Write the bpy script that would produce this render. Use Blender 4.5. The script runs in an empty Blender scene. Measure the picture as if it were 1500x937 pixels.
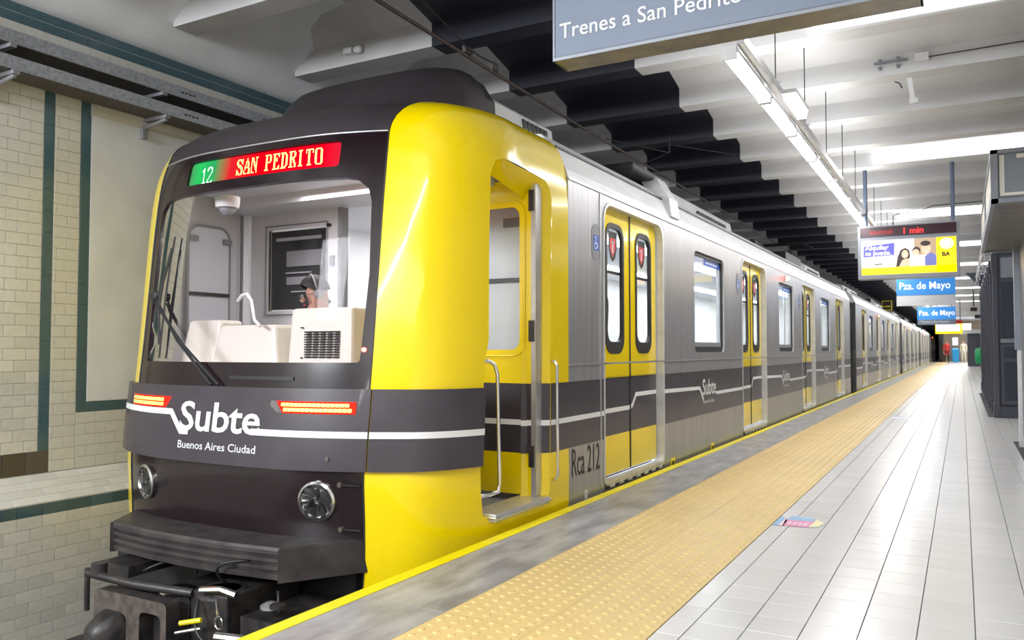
import bpy, bmesh, math, random
from mathutils import Vector, Matrix
from mathutils.geometry import delaunay_2d_cdt
random.seed(7)
SC = bpy.context.scene
COL = SC.collection
R = math.radians
# ------------------------------------------------------------------ camera
cd = bpy.data.cameras.new('camera'); cam = bpy.data.objects.new('camera', cd); COL.objects.link(cam)
cam.location = (0, 0, 1.0)
cam.rotation_euler = (R(90 + 2.102), 0, R(29.063))
cd.sensor_width = 36; cd.lens = 36 * 1185 / 1500
cd.clip_start = .05; cd.clip_end = 300
cd.dof.use_dof = True; cd.dof.focus_distance = 4.6; cd.dof.aperture_fstop = 5.0
SC.camera = cam
# ------------------------------------------------------------------ world, exposure
w = bpy.data.worlds.new('world'); SC.world = w; w.use_nodes = True
w.node_tree.nodes['Background'].inputs[0].default_value = (.80, .86, 1, 1)
w.node_tree.nodes['Background'].inputs[1].default_value = .6
SC.view_settings.view_transform = 'Standard'; SC.view_settings.look = 'None'
SC.view_settings.exposure = 0.08; SC.view_settings.gamma = 1
SC.cycles.use_denoising = True
SC.cycles.max_bounces = 7; SC.cycles.diffuse_bounces = 3; SC.cycles.glossy_bounces = 3
SC.cycles.transparent_max_bounces = 12
SC.cycles.sample_clamp_indirect = 4
def area(name, loc, size, power, rot=(0, 0, 0), col=(1, .98, .95)):
    l = bpy.data.lights.new(name, 'AREA'); l.shape = 'RECTANGLE'; l.size, l.size_y = size
    l.energy = power; l.color = col
    o = bpy.data.objects.new(name, l); o.location = loc; o.rotation_euler = rot; COL.objects.link(o); return o
# light of the fluorescent row (runs on behind the photographer), one real lamp per stretch of tubes
for y, l, pw in ((-4.6, 13, 210), (9.9, 9.5, 100), (24.5, 19, 190), (50, 32, 360)):
    area('tube_row_light', (-1.27, y, 2.84), (.12, l), pw)
    area('tube_row_uplight', (-1.27, y, 2.98), (.12, l), pw * (.5 if y == 9.9 else .8), (R(180), 0, 0))
# unseen fill lights added behind the camera, over the platform and over the track
area('added_fill_light', (1.2, -4.5, 3.3), (4.5, 4), 230)
area('added_fill_light', (-4.3, -2.5, 3.1), (1.6, 1.2), 430, (R(75), 0, 0), (.90, .95, 1))
area('end_fill_light', (.5, 72, 3.4), (3, 6), 520)  # fill light added to brighten the far platform end
for y in (6.6, 11.85, 17.1, 22.3):
    area('beam_glow_light', (.8, y, 3.48), (3.2, .15), 14, (R(-20), 0, 0))  # added downward light below the glowing beam strips
for y0_ in (4.9, 21.4, 38.7):
    for x in (-4.15, -3.05): area('car_lamp_light', (x, y0_ + 7.7, 2.06), (.12, 14), 110, col=(.93, .97, 1))
area('cab_lamp_light', (-3.6, 4.05, 2.085), (.9, .35), 11, col=(1, .99, .97))
# ------------------------------------------------------------------ materials
def mat(name, col, rough=.5, metal=0, noise=0, nscale=6, emit=None, estr=1, spec=.5, bump=0, stretch=None, coat=0, rnd=0, col2=None):
    m = bpy.data.materials.new(name); m.use_nodes = True
    nt = m.node_tree; b = nt.nodes['Principled BSDF']
    c = (*col, 1)
    b.inputs['Base Color'].default_value = c; b.inputs['Roughness'].default_value = rough
    b.inputs['Metallic'].default_value = metal; b.inputs['Specular IOR Level'].default_value = spec
    if coat: b.inputs['Coat Weight'].default_value = coat; b.inputs['Coat Roughness'].default_value = .05
    if emit:
        b.inputs['Emission Color'].default_value = (*emit, 1); b.inputs['Emission Strength'].default_value = estr
    last = None
    if noise or bump:
        tc = nt.nodes.new('ShaderNodeTexCoord'); mp = nt.nodes.new('ShaderNodeMapping')
        nt.links.new(tc.outputs['Object'], mp.inputs[0])
        if stretch: mp.inputs['Scale'].default_value = stretch
        n = nt.nodes.new('ShaderNodeTexNoise'); n.inputs['Scale'].default_value = nscale; n.inputs['Detail'].default_value = 6
        nt.links.new(mp.outputs[0], n.inputs['Vector'])
        if noise:
            r = nt.nodes.new('ShaderNodeMapRange'); r.inputs[1].default_value = .3; r.inputs[2].default_value = .7
            nt.links.new(n.outputs['Fac'], r.inputs[0])
            mx = nt.nodes.new('ShaderNodeMix'); mx.data_type = 'RGBA'
            d = col2 or tuple(max(0, v * (1 - noise)) for v in col)
            mx.inputs[6].default_value = c; mx.inputs[7].default_value = (*d, 1)
            nt.links.new(r.outputs[0], mx.inputs[0]); last = mx.outputs[2]
        if bump:
            bp = nt.nodes.new('ShaderNodeBump'); bp.inputs['Strength'].default_value = bump; bp.inputs['Distance'].default_value = .01
            nt.links.new(n.outputs['Fac'], bp.inputs['Height']); nt.links.new(bp.outputs[0], b.inputs['Normal'])
    if rnd:
        oi = nt.nodes.new('ShaderNodeObjectInfo'); r = nt.nodes.new('ShaderNodeMapRange')
        r.inputs[3].default_value = 1 - rnd; r.inputs[4].default_value = 1
        nt.links.new(oi.outputs['Random'], r.inputs[0])
        mu = nt.nodes.new('ShaderNodeMix'); mu.data_type = 'RGBA'; mu.blend_type = 'MULTIPLY'; mu.inputs[0].default_value = 1
        if last: nt.links.new(last, mu.inputs[6])
        else: mu.inputs[6].default_value = c
        nt.links.new(r.outputs[0], mu.inputs[7]); last = mu.outputs[2]
    if last: nt.links.new(last, b.inputs['Base Color'])
    return m
def glassmat(name, tint=(1, 1, 1), ior=1.5):
    m = bpy.data.materials.new(name); m.use_nodes = True; nt = m.node_tree; nt.nodes.clear()
    o = nt.nodes.new('ShaderNodeOutputMaterial'); t = nt.nodes.new('ShaderNodeBsdfTransparent'); g = nt.nodes.new('ShaderNodeBsdfGlossy')
    f = nt.nodes.new('ShaderNodeFresnel'); mx = nt.nodes.new('ShaderNodeMixShader')
    t.inputs[0].default_value = (*tint, 1); g.inputs['Roughness'].default_value = .02; f.inputs[0].default_value = ior
    nt.links.new(f.outputs[0], mx.inputs[0]); nt.links.new(t.outputs[0], mx.inputs[1]); nt.links.new(g.outputs[0], mx.inputs[2]); nt.links.new(mx.outputs[0], o.inputs[0])
    return m
M = dict(
 yellow=mat('yellow_paint', (.98, .735, .0), .18, coat=.45, noise=.04, nscale=2),
 band=mat('charcoal_band', (.062, .052, .064), .32, coat=.15, noise=.25, nscale=5),
 mask=mat('black_gloss', (.016, .008, .011), .22, coat=.2, noise=.3, nscale=3, stretch=(6, 1, .6)),
 roofblack=mat('dusty_black', (.04, .032, .038), .5, noise=.3, nscale=8),
 white=mat('white_paint', (.82, .83, .85), .4),
 steel=mat('brushed_stainless', (.47, .47, .485), .34, metal=.6, noise=.22, nscale=3, stretch=(1, 9, .35)),
 cove=mat('pale_metal_cove', (.74, .75, .77), .4, metal=.3, noise=.15, nscale=3, stretch=(1, 1, 4)),
 chrome=mat('chrome', (.78, .78, .78), .18, metal=1),
 alu=mat('aluminium', (.7, .7, .72), .35, metal=.8, noise=.2, nscale=8),
 rubber=mat('black_rubber', (.018, .018, .02), .5),
 dirty=mat('greasy_black_steel', (.05, .043, .04), .42, noise=.7, nscale=14, bump=.6, col2=(.012, .012, .014)),
 bumper=mat('dusty_black_rubber', (.028, .024, .026), .4, noise=.6, nscale=9, bump=.15, col2=(.075, .065, .062)),
 grease=mat('worn_brown_steel', (.13, .105, .09), .5, noise=.6, nscale=20, bump=.6),
 glass=glassmat('window_glass', (.93, .96, .96)),
 windscreen=glassmat('windscreen_glass', (.95, .91, .94), 1.16),
 interior=mat('interior_white', (.85, .86, .88), .4),
 cabin=mat('cab_lining_white', (.72, .72, .74), .5),
 ivory=mat('ivory_plastic', (.80, .77, .68), .4),
 dark=mat('dark_void', (.02, .02, .022), .6),
 greyp=mat('grey_plastic', (.25, .25, .27), .5),
 seatblue=mat('seat_fabric_blue', (.03, .08, .3), .7),
 led_red=mat('led_panel_red', (.1, 0, 0), .4, emit=(1, .0, .01), estr=1.1),
 led_dot=mat('led_dot_yellow', (1, .8, .2), .4, emit=(1, .72, .22), estr=2.2),
 led_dotw=mat('led_dot_white', (1, 1, 1), .4, emit=(.75, 1, .9), estr=2),
 tail=mat('tail_lamp_red', (.3, 0, 0), .3, spec=0, emit=(1, .02, .01), estr=2.4),
 taildot=mat('tail_lamp_led', (1, .5, .1), .3, emit=(1, .55, .06), estr=5),
 lampglass=glassmat('lamp_glass', (.98, .98, .98)),
 tube=mat('fluorescent_tube', (1, 1, 1), .4, emit=(1, .99, .97), estr=5),
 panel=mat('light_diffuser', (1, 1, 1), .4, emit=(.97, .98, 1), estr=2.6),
 carlight=mat('car_ceiling_lamp', (1, 1, 1), .4, emit=(.95, .98, 1), estr=8),
 whiteceil=mat('white_ceiling_paint', (.72, .725, .74), .5, noise=.12, nscale=2, bump=.05),
 greyceil=mat('grey_dusty_ceiling_paint', (.60, .585, .59), .6, noise=.2, nscale=2.5, bump=.1),
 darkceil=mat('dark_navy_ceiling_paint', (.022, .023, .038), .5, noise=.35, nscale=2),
 plaster=mat('white_plaster', (.82, .83, .86), .55, noise=.14, nscale=2.5, bump=.1),
 tile_cream=mat('cream_wall_tile', (.70, .68, .61), .14, rnd=.14, noise=.08, nscale=30),
 tile_teal=mat('teal_wall_tile', (.075, .14, .165), .14, rnd=.3),
 tile_brown=mat('brown_wall_tile', (.10, .085, .08), .2, rnd=.3),
 grout=mat('wall_grout', (.54, .52, .47), .8),
 floor_tile=mat('white_floor_tile', (.69, .685, .68), .24, rnd=.07, noise=.05, nscale=3),
 floor_grout=mat('floor_grout', (.33, .32, .31), .7),
 tactile=mat('ochre_tactile_paving', (.76, .56, .24), .4, rnd=.07, noise=.1, nscale=8),
 slab=mat('grey_granite_edge', (.44, .43, .43), .32, noise=.55, nscale=5, stretch=(2.2, .7, 1), bump=.15),
 edge=mat('yellow_edge_line', (.92, .78, .0), .4, noise=.1, nscale=6),
 concrete=mat('dark_trackbed', (.07, .065, .06), .8, noise=.5, nscale=5, bump=.6),
 rail=mat('rail_steel', (.3, .26, .24), .35, metal=.8),
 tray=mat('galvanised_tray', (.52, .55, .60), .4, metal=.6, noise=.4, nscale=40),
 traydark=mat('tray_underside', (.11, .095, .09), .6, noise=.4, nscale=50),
 kiosk=mat('charcoal_kiosk_paint', (.075, .082, .11), .35, noise=.15, nscale=4),
 kioskglass=mat('kiosk_dark_panel', (.05, .06, .085), .2),
 shutter=mat('grey_roller_shutter', (.16, .16, .19), .35, metal=.6),
 signgrey=mat('grey_sign_panel', (.20, .245, .33), .5, noise=.15, nscale=2),
 signdark=mat('dark_sign_underside', (.10, .09, .095), .3, noise=.5, nscale=9, stretch=(1, 1, 1), col2=(.24, .20, .12)),
 frame=mat('grey_metal_frame', (.25, .27, .31), .4, metal=.3),
 post=mat('blue_grey_post', (.20, .25, .36), .35, metal=.3),
 signblue=mat('blue_sign_face', (.03, .2, .55), .4, emit=(.03, .25, .72), estr=.55),
 signwhite=mat('white_sign_strip', (.7, .73, .78), .3),
 rust=mat('brown_contact_wire', (.11, .07, .055), .5, noise=.4, nscale=20),
 wire=mat('dark_cable', (.03, .03, .03), .6),
 skin=mat('skin', (.45, .25, .18), .5), hair=mat('dark_hair', (.015, .012, .012), .6),
 navy=mat('navy_cloth', (.025, .03, .075), .8, noise=.2, nscale=20), greycloth=mat('grey_cloth', (.22, .25, .30), .8), redcloth=mat('red_cloth', (.5, .03, .03), .8),
 blackcloth=mat('black_cloth', (.015, .015, .02), .8), creamcloth=mat('cream_cloth', (.65, .58, .45), .8),
 blue=mat('blue_print', (.02, .10, .50), .4), red=mat('red_print', (.65, .03, .03), .4), black=mat('black_print', (.02, .02, .02), .5),
 cyan=mat('faded_blue_print', (.22, .45, .72), .4), pink=mat('faded_pink_print', (.78, .25, .48), .4), palecream=mat('faded_yellow_print', (.85, .78, .45), .4), palepink=mat('pale_pink_print', (.85, .62, .72), .4),
 green=mat('green_plastic', (.0, .28, .09), .35), bluebin=mat('blue_plastic', (.02, .28, .6), .35),
 mat_dark=mat('dark_rubber_mat', (.05, .05, .055), .8, noise=.3, nscale=60),
 beige=mat('beige_wall_paint', (.55, .46, .33), .6), red_lamp=mat('red_lamp', (.6, 0, 0), .4, emit=(1, .04, .03), estr=30), amber=mat('amber_lamp', (1, .5, .1), .4, emit=(1, .6, .15), estr=30),
 ad_white=mat('ad_backlit_white', (.9, .9, .9), .4, emit=(.95, .93, .90), estr=.75), ad_yellow=mat('ad_backlit_yellow', (.9, .7, .0), .4, emit=(1, .72, .0), estr=.7),
 ad_blue=mat('ad_backlit_blue', (.1, .1, .5), .4, emit=(.08, .08, .42), estr=.6), ad_skin=mat('ad_backlit_skin', (.8, .5, .35), .4, emit=(.85, .52, .38), estr=.6),
 ad_hair=mat('ad_backlit_hair', (.03, .02, .02), .4, emit=(.05, .03, .03), estr=.5), ad_shirt=mat('ad_backlit_shirt', (.15, .17, .45), .4, emit=(.16, .18, .45), estr=.6), ad_black=mat('ad_black_ink', (.03, .02, .0), .4),
 ad_tan=mat('ad_backlit_tan', (.6, .45, .3), .4, emit=(.35, .25, .15), estr=.4),
 dimred=mat('led_dim_red', (.3, 0, 0), .4, emit=(1, .0, .03), estr=.35), redled=mat('led_bright_red', (.6, 0, 0), .4, emit=(1, .03, .03), estr=2), ledback=mat('led_matrix_back', (.03, .0, .008), .3),
 greenlamp=mat('green_signal_lamp', (0, .6, .5), .4, emit=(.1, .9, .8), estr=8),
)
# LED destination film: lit screen, green at one end and red at the other
def ledmat():
    m = bpy.data.materials.new('led_destination_screen'); m.use_nodes = True; nt = m.node_tree; b = nt.nodes['Principled BSDF']
    tc = nt.nodes.new('ShaderNodeTexCoord'); sp = nt.nodes.new('ShaderNodeSeparateXYZ'); nt.links.new(tc.outputs['Object'], sp.inputs[0])
    mr = nt.nodes.new('ShaderNodeMapRange'); mr.inputs[1].default_value = -4.16; mr.inputs[2].default_value = -2.97
    nt.links.new(sp.outputs[0], mr.inputs[0])
    cr = nt.nodes.new('ShaderNodeValToRGB'); e = cr.color_ramp.elements
    e[0].position = 0; e[0].color = (.05, .35, .13, 1); e[1].position = 1; e[1].color = (.75, .02, .05, 1)
    for p, c in ((.07, (.0, .62, .14, 1)), (.19, (.0, .42, .12, 1)), (.25, (.35, .2, .08, 1)), (.31, (.8, .02, .03, 1)), (.5, (1, .0, .01, 1)), (.9, (1, .0, .02, 1))):
        k = e.new(p); k.color = c
    nt.links.new(mr.outputs[0], cr.inputs[0]); nt.links.new(cr.outputs[0], b.inputs['Emission Color']); b.inputs['Emission Strength'].default_value = 1.0
    b.inputs['Base Color'].default_value = (.02, .0, .0, 1); b.inputs['Specular IOR Level'].default_value = 0
    return m
M['ledfilm'] = ledmat()
M['reflector'] = mat('lamp_reflector', (.88, .88, .9), .35, metal=.0)
# ------------------------------------------------------------------ mesh helpers
def tag(o, label=None, cat=None, group=None, kind=None):
    if label: o['label'] = label
    if cat: o['category'] = cat
    if group: o['group'] = group
    if kind: o['kind'] = kind
    return o
def empty(name, loc=(0, 0, 0), parent=None):
    o = bpy.data.objects.new(name, None); o.location = loc; o.empty_display_size = .1
    COL.objects.link(o)
    if parent: o.parent = parent
    return o
class MB:
    def __init__(s): s.v = []; s.f = []; s.m = []; s.mats = []
    def mi(s, m):
        m = M[m] if isinstance(m, str) else m
        if m not in s.mats: s.mats.append(m)
        return s.mats.index(m)
    def add(s, vs, fs, m):
        b = len(s.v); i = s.mi(m)
        s.v += [tuple(v) for v in vs]; s.f += [tuple(b + k for k in f) for f in fs]; s.m += [i] * len(fs); return s
    def box(s, x0, x1, y0, y1, z0, z1, m):
        v = [(x, y, z) for x in (x0, x1) for y in (y0, y1) for z in (z0, z1)]
        return s.add(v, [(0, 1, 3, 2), (4, 6, 7, 5), (0, 4, 5, 1), (2, 3, 7, 6), (0, 2, 6, 4), (1, 5, 7, 3)], m)
    def prism(s, poly, axis, a, b, m, m_cap=None):
        n = len(poly)
        def P(u, v, t): return {'x': (t, u, v), 'y': (u, t, v), 'z': (u, v, t)}[axis]
        vs = [P(u, v, a) for u, v in poly] + [P(u, v, b) for u, v in poly]
        s.add(vs, [(i, (i + 1) % n, n + (i + 1) % n, n + i) for i in range(n)], m)
        s.add(vs, [tuple(range(n))[::-1], tuple(range(n, 2 * n))], m_cap or m); return s
    def tube(s, pts, r, m, n=8, closed=False, caps=True):
        pts = [Vector(p) for p in pts]; rr = r if isinstance(r, (list, tuple)) else [r] * len(pts)
        L = len(pts); vs = []; up = None
        for i, p in enumerate(pts):
            a = pts[(i - 1) % L] if (i or closed) else p; b = pts[(i + 1) % L] if (i < L - 1 or closed) else p
            d = (b - a).normalized()
            if up is None: up = d.orthogonal().normalized()
            up = (up - d * up.dot(d)).normalized(); sd = d.cross(up)
            for k in range(n):
                t = 2 * math.pi * k / n; vs.append(p + (up * math.cos(t) + sd * math.sin(t)) * rr[i])
        fs = []
        for i in range(L if closed else L - 1):
            for k in range(n):
                j = (i + 1) % L; fs.append((i * n + k, i * n + (k + 1) % n, j * n + (k + 1) % n, j * n + k))
        if caps and not closed: fs += [tuple(range(n))[::-1], tuple(range((L - 1) * n, L * n))]
        return s.add(vs, fs, m)
    def lathe(s, prof, c, axis, m, n=20):
        # prof: (radius, height along axis)
        ax = Vector(axis).normalized(); u = ax.orthogonal().normalized(); v = ax.cross(u); c = Vector(c); vs = []
        for r, h in prof:
            for k in range(n):
                t = 2 * math.pi * k / n; vs.append(c + ax * h + (u * math.cos(t) + v * math.sin(t)) * r)
        L = len(prof); fs = [(i * n + k, i * n + (k + 1) % n, (i + 1) * n + (k + 1) % n, (i + 1) * n + k) for i in range(L - 1) for k in range(n)]
        fs += [tuple(range(n))[::-1], tuple(range((L - 1) * n, L * n))]
        return s.add(vs, fs, m)
    def split(s, name, parent=None, **kw):
        """every connected piece becomes an object of its own"""
        par = list(range(len(s.v)))
        def find(a):
            while par[a] != a: par[a] = par[par[a]]; a = par[a]
            return a
        for f in s.f:
            r = find(f[0])
            for k in f[1:]: par[find(k)] = r
        grp = {}
        for f, mi in zip(s.f, s.m): grp.setdefault(find(f[0]), []).append((f, mi))
        out = []
        for fl in grp.values():
            m = MB(); ids = sorted({k for f, _ in fl for k in f}); mp = {k: i for i, k in enumerate(ids)}
            m.v = [s.v[k] for k in ids]; m.mats = list(s.mats); m.f = [tuple(mp[k] for k in f) for f, _ in fl]; m.m = [q for _, q in fl]
            out.append(m.build(name, parent, **kw))
        return out
    def build(s, name, parent=None, smooth=False, label=None, cat=None, group=None, kind=None, bevel=0, auto=None, loc=None):
        me = bpy.data.meshes.new(name); me.from_pydata(s.v, [], s.f)
        for m in s.mats: me.materials.append(m)
        me.polygons.foreach_set('material_index', s.m)
        bm = bmesh.new(); bm.from_mesh(me); bmesh.ops.recalc_face_normals(bm, faces=bm.faces); bm.to_mesh(me); bm.free()
        if smooth: me.polygons.foreach_set('use_smooth', [True] * len(me.polygons))
        me.update()
        o = bpy.data.objects.new(name, me); COL.objects.link(o)
        if loc: o.location = loc
        if parent: o.parent = parent
        if smooth and auto:
            bm = bmesh.new(); bm.from_mesh(me)
            for e in bm.edges:
                if len(e.link_faces) == 2 and e.calc_face_angle(0) > R(auto): e.smooth = False
            bm.to_mesh(me); bm.free()
        if bevel:
            b = o.modifiers.new('bevel', 'BEVEL'); b.width = bevel; b.segments = 2; b.limit_method = 'ANGLE'; b.harden_normals = False
        return tag(o, label, cat, group, kind)
def rrect(x0, x1, y0, y1, r, n=5, rs=None):
    rs = rs or (r, r, r, r)  # bl, br, tr, tl
    out = []
    for (cx, cy, a0), rr in zip(((x0, y0, 180), (x1, y0, 270), (x1, y1, 0), (x0, y1, 90)), rs):
        px = cx + (rr if cx == x0 else -rr); py = cy + (rr if cy == y0 else -rr)
        if rr <= 0: out.append((cx, cy)); continue
        for k in range(n + 1):
            t = R(a0 + 90 * k / n); out.append((px + rr * math.cos(t), py + rr * math.sin(t)))
    return out
def inside(p, poly):
    c = False; n = len(poly); x, y = p
    for i in range(n):
        x1, y1 = poly[i]; x2, y2 = poly[(i + 1) % n]
        if (y1 > y) != (y2 > y) and x < (x2 - x1) * (y - y1) / (y2 - y1) + x1: c = not c
    return c
def dens(poly, step):
    out = []; n = len(poly)
    for i in range(n):
        a, b = poly[i], poly[(i + 1) % n]; k = max(1, int(math.dist(a, b) / step + .5))
        out += [(a[0] + (b[0] - a[0]) * j / k, a[1] + (b[1] - a[1]) * j / k) for j in range(k)]
    return out
def panel(mb, outer, holes, fn, m, step=.08, us=(), vs_=()):
    """triangulated sheet with holes in (u, v), mapped by fn; m: material or function of the face centre"""
    loops = [dens(outer, step)] + [dens(h, step) for h in holes]
    vs = []; es = []
    for l in loops:
        b = len(vs); vs += l; es += [(b + i, b + (i + 1) % len(l)) for i in range(len(l))]
    xs = [p[0] for p in outer]; ys = [p[1] for p in outer]
    x0, x1, y0, y1 = min(xs), max(xs), min(ys), max(ys)
    nx = max(1, int((x1 - x0) / step)); ny = max(1, int((y1 - y0) / step))
    gx = [x0 + (x1 - x0) * i / nx for i in range(1, nx)]; gy = [y0 + (y1 - y0) * i / ny for i in range(1, ny)]
    for q in us: gx = [g for g in gx if abs(g - q) > step * .4] + [q]
    for q in vs_: gy = [g for g in gy if abs(g - q) > step * .4] + [q]
    for q in vs_:   # constraint lines so that colour borders stay straight
        pass
    for a in gx:
        for b in gy:
            p = (a, b)
            if inside(p, loops[0]) and not any(inside(p, h) for h in loops[1:]):
                if min(math.dist(p, q) for q in vs[:sum(map(len, loops))]) > step * .3: vs.append(p)
    r = delaunay_2d_cdt([Vector(p) for p in vs], es, [], 0, 1e-5)
    V, F = r[0], r[2]; tris = []
    for f in F:
        c = (sum(V[i][0] for i in f) / 3, sum(V[i][1] for i in f) / 3)
        if inside(c, loops[0]) and not any(inside(c, h) for h in loops[1:]): tris.append((f, c))
    P = [fn(v[0], v[1]) for v in V]
    if callable(m):
        byc = {}
        for f, c in tris: byc.setdefault(m(*c), []).append(f)
        b = len(mb.v); mb.v += [tuple(p) for p in P]
        for k, fl in byc.items():
            i = mb.mi(k); mb.f += [tuple(b + j for j in f) for f in fl]; mb.m += [i] * len(fl)
    else: mb.add(P, [tuple(f) for f, c in tris], m)
    return mb
def rim(mb, loop, fa, fb, m, step=.08):
    """wall between fa(loop) and fb(loop)"""
    l = dens(loop, step); n = len(l)
    vs = [fa(*p) for p in l] + [fb(*p) for p in l]
    return mb.add(vs, [(i, (i + 1) % n, n + (i + 1) % n, n + i) for i in range(n)], m)
def ring(mb, outer, inner, fn, m):
    """flat ring between two loops with the same number of points"""
    n = len(outer); vs = [fn(*p) for p in outer] + [fn(*p) for p in inner]
    return mb.add(vs, [(i, (i + 1) % n, n + (i + 1) % n, n + i) for i in range(n)], m)
def decal_fn_side(X): return lambda u, v: (X, u, v)
def text_mb(mb, body, height, fn, m, bold=0, squeeze=1, origin=(0, 0), align='LEFT', space=1, sub=0):
    cu = bpy.data.curves.new('t', 'FONT'); cu.body = body; cu.size = 1; cu.offset = bold; cu.align_x = align; cu.space_character = space; cu.resolution_u = 3
    o = bpy.data.objects.new('t', cu); COL.objects.link(o)
    dg = bpy.context.evaluated_depsgraph_get(); me = bpy.data.meshes.new_from_object(o.evaluated_get(dg))
    k = height / .7
    if sub:
        bm = bmesh.new(); bm.from_mesh(me); bmesh.ops.triangulate(bm, faces=bm.faces); bm.to_mesh(me); bm.free()
    mb.add([fn(origin[0] + v.co.x * k * squeeze, origin[1] + v.co.y * k) for v in me.vertices], [tuple(p.vertices) for p in me.polygons], m)
    wd = (max(v.co.x for v in me.vertices) - min(v.co.x for v in me.vertices)) * k * squeeze
    bpy.data.objects.remove(o); bpy.data.curves.remove(cu); bpy.data.meshes.remove(me)
    return wd
def strip(mb, pts, wd, fn, m):
    """flat polyline of constant width in (u, v)"""
    L = []
    for i, p in enumerate(pts):
        a = pts[max(i - 1, 0)]; b = pts[min(i + 1, len(pts) - 1)]
        def nrm(a, b):
            d = (b[0] - a[0], b[1] - a[1]); l = math.hypot(*d) or 1; return (-d[1] / l, d[0] / l)
        n1 = nrm(a, p) if i else nrm(p, b); n2 = nrm(p, b) if i < len(pts) - 1 else n1
        n = (n1[0] + n2[0], n1[1] + n2[1]); l = math.hypot(*n) or 1; n = (n[0] / l, n[1] / l)
        s = wd / 2 / max(.4, n[0] * n1[0] + n[1] * n1[1])
        L.append(((p[0] - n[0] * s, p[1] - n[1] * s), (p[0] + n[0] * s, p[1] + n[1] * s)))
    vs = [fn(*q) for a in L for q in a]
    return mb.add(vs, [(2 * i, 2 * i + 1, 2 * i + 3, 2 * i + 2) for i in range(len(L) - 1)], m)
def clone(o, parent=None, **kw):
    c = o.copy(); COL.objects.link(c); c.parent = parent
    for ch in o.children: clone(ch, c)
    return c
XC=-3.6; XK=-3.63; W0=1.38; SH=.03; YR=4.81
OUT=[(0,0),(.3,.006),(.48,.02),(.63,.048),(.78,.095),(.92,.152),(1.03,.21),(1.13,.27),(1.215,.362),(1.295,.515),(1.35,.68),(1.38,.86),(1.38,1.1),(1.38,1.66)]
PRO=[(-.35,1.308,3.19),(-.1,1.37,3.16),(.1,1.38,3.15),(.37,1.38,3.14),(.8,1.38,3.19),(1.04,1.38,3.22),(1.41,1.38,3.26),(1.78,1.38,3.30),(2.05,1.375,3.34),(2.2,1.354,3.38),(2.32,1.308,3.44),(2.41,1.216,3.56),(2.46,1.073,3.75),(2.48,0.92,4.0),(2.485,0.8178,4.2)]
def _hermite(P):
    n=len(P); d=len(P[0]); k=[0.]
    for i in range(1,n): k.append(k[-1]+math.dist(P[i],P[i-1]))
    M=[]
    for i in range(n):
        a=max(i-1,0); b=min(i+1,n-1)
        M.append([(P[b][j]-P[a][j])/(k[b]-k[a]) for j in range(d)])
    def f(u):
        u=min(max(u,0),k[-1]); i=0
        while i<n-2 and u>k[i+1]: i+=1
        h=k[i+1]-k[i]; s=(u-k[i])/h
        a=2*s**3-3*s*s+1;b=s**3-2*s*s+s;c=-2*s**3+3*s*s;e=s**3-s*s
        return [a*P[i][j]+b*h*M[i][j]+c*P[i+1][j]+e*h*M[i+1][j] for j in range(d)]
    return f,k
_outf,_outk=_hermite(OUT); SMAX=_outk[-1]-SH
_prof,_prok=_hermite(PRO)
# t: equals z up to 2.2, beyond that runs on along the roof curve
_k22=_prok[9]
_ztab=[(_prof(_k22*i/400.)[0],_k22*i/400.) for i in range(401)]
def _pro(t):
    if t>=2.2: return _prof(_k22+(t-2.2))
    lo,hi=0,400
    while hi-lo>1:
        m=(lo+hi)//2
        if _ztab[m][0]<t: lo=m
        else: hi=m
    (z0,a),(z1,b)=_ztab[lo],_ztab[hi]
    r=(t-z0)/(z1-z0) if z1>z0 else 0
    return _prof(a+(b-a)*min(max(r,0),1))
TMAX=2.2+_prok[-1]-_k22
def surf(s,t,off=0.):
    def P(s,t):
        s=s+SH
        dx,g=_outf(abs(s)); z,w,yf=_pro(t)
        if s<0: dx=-dx
        L=YR-3.15
        return (XK+dx*w/W0, yf+min(g,L)*(YR-yf)/L, z)
    p=P(s,t)
    if off:
        e=.004
        a=P(s+e,t);b=P(s-e,t);c=P(s,min(t+e,TMAX));d=P(s,t-e)
        u=[a[i]-b[i] for i in range(3)];v=[c[i]-d[i] for i in range(3)]
        n=[u[1]*v[2]-u[2]*v[1],u[2]*v[0]-u[0]*v[2],u[0]*v[1]-u[1]*v[0]]
        l=math.sqrt(sum(q*q for q in n)) or 1
        p=tuple(p[i]+off*n[i]/l for i in range(3))
    return p
def s_dx(dx):
    a=abs(dx);lo,hi=0,SMAX
    for _ in range(40):
        m=(lo+hi)/2
        if _outf(m)[0]<a: lo=m
        else: hi=m
    return math.copysign(lo,dx)-SH
def s_y(y):  # on the straight side, at base
    lo,hi=0,SMAX
    for _ in range(40):
        m=(lo+hi)/2
        if 3.15+_outf(m)[1]<y: lo=m
        else: hi=m
    return lo-SH
# ================================================================== SETTING
YE = 100.0
# --- track bed
MB().box(-5.6, -2.3, -14, YE, -1.1, -.93, 'concrete').build('trackbed', kind='structure')
for x in (-4.32, -2.88):
    m = MB(); m.prism([(x - .06, -.93), (x + .06, -.93), (x + .06, -.91), (x + .012, -.895), (x + .012, -.81), (x + .034, -.80), (x + .034, -.77), (x - .034, -.77), (x - .034, -.80), (x - .012, -.81), (x - .012, -.895), (x - .06, -.91)], 'y', -14, YE, 'rail')
    m.build('track_rail', label='steel running rail on the dark trackbed, %s' % ('nearest the tiled wall' if x < -4 else 'nearest the platform'), cat='rail')
# --- platform slab
m = MB(); m.box(-2.2, 6, -14, YE, -1.1, -.016, 'floor_grout'); fl = m.build('floor', kind='structure')
MB().box(-2.2, -1.742, -14, YE, -.016, 0, 'slab').build('edge_slab', fl)
MB().box(-2.205, -2.135, -14, YE, -.03, .0025, 'edge').build('yellow_edge_line', fl)
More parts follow.
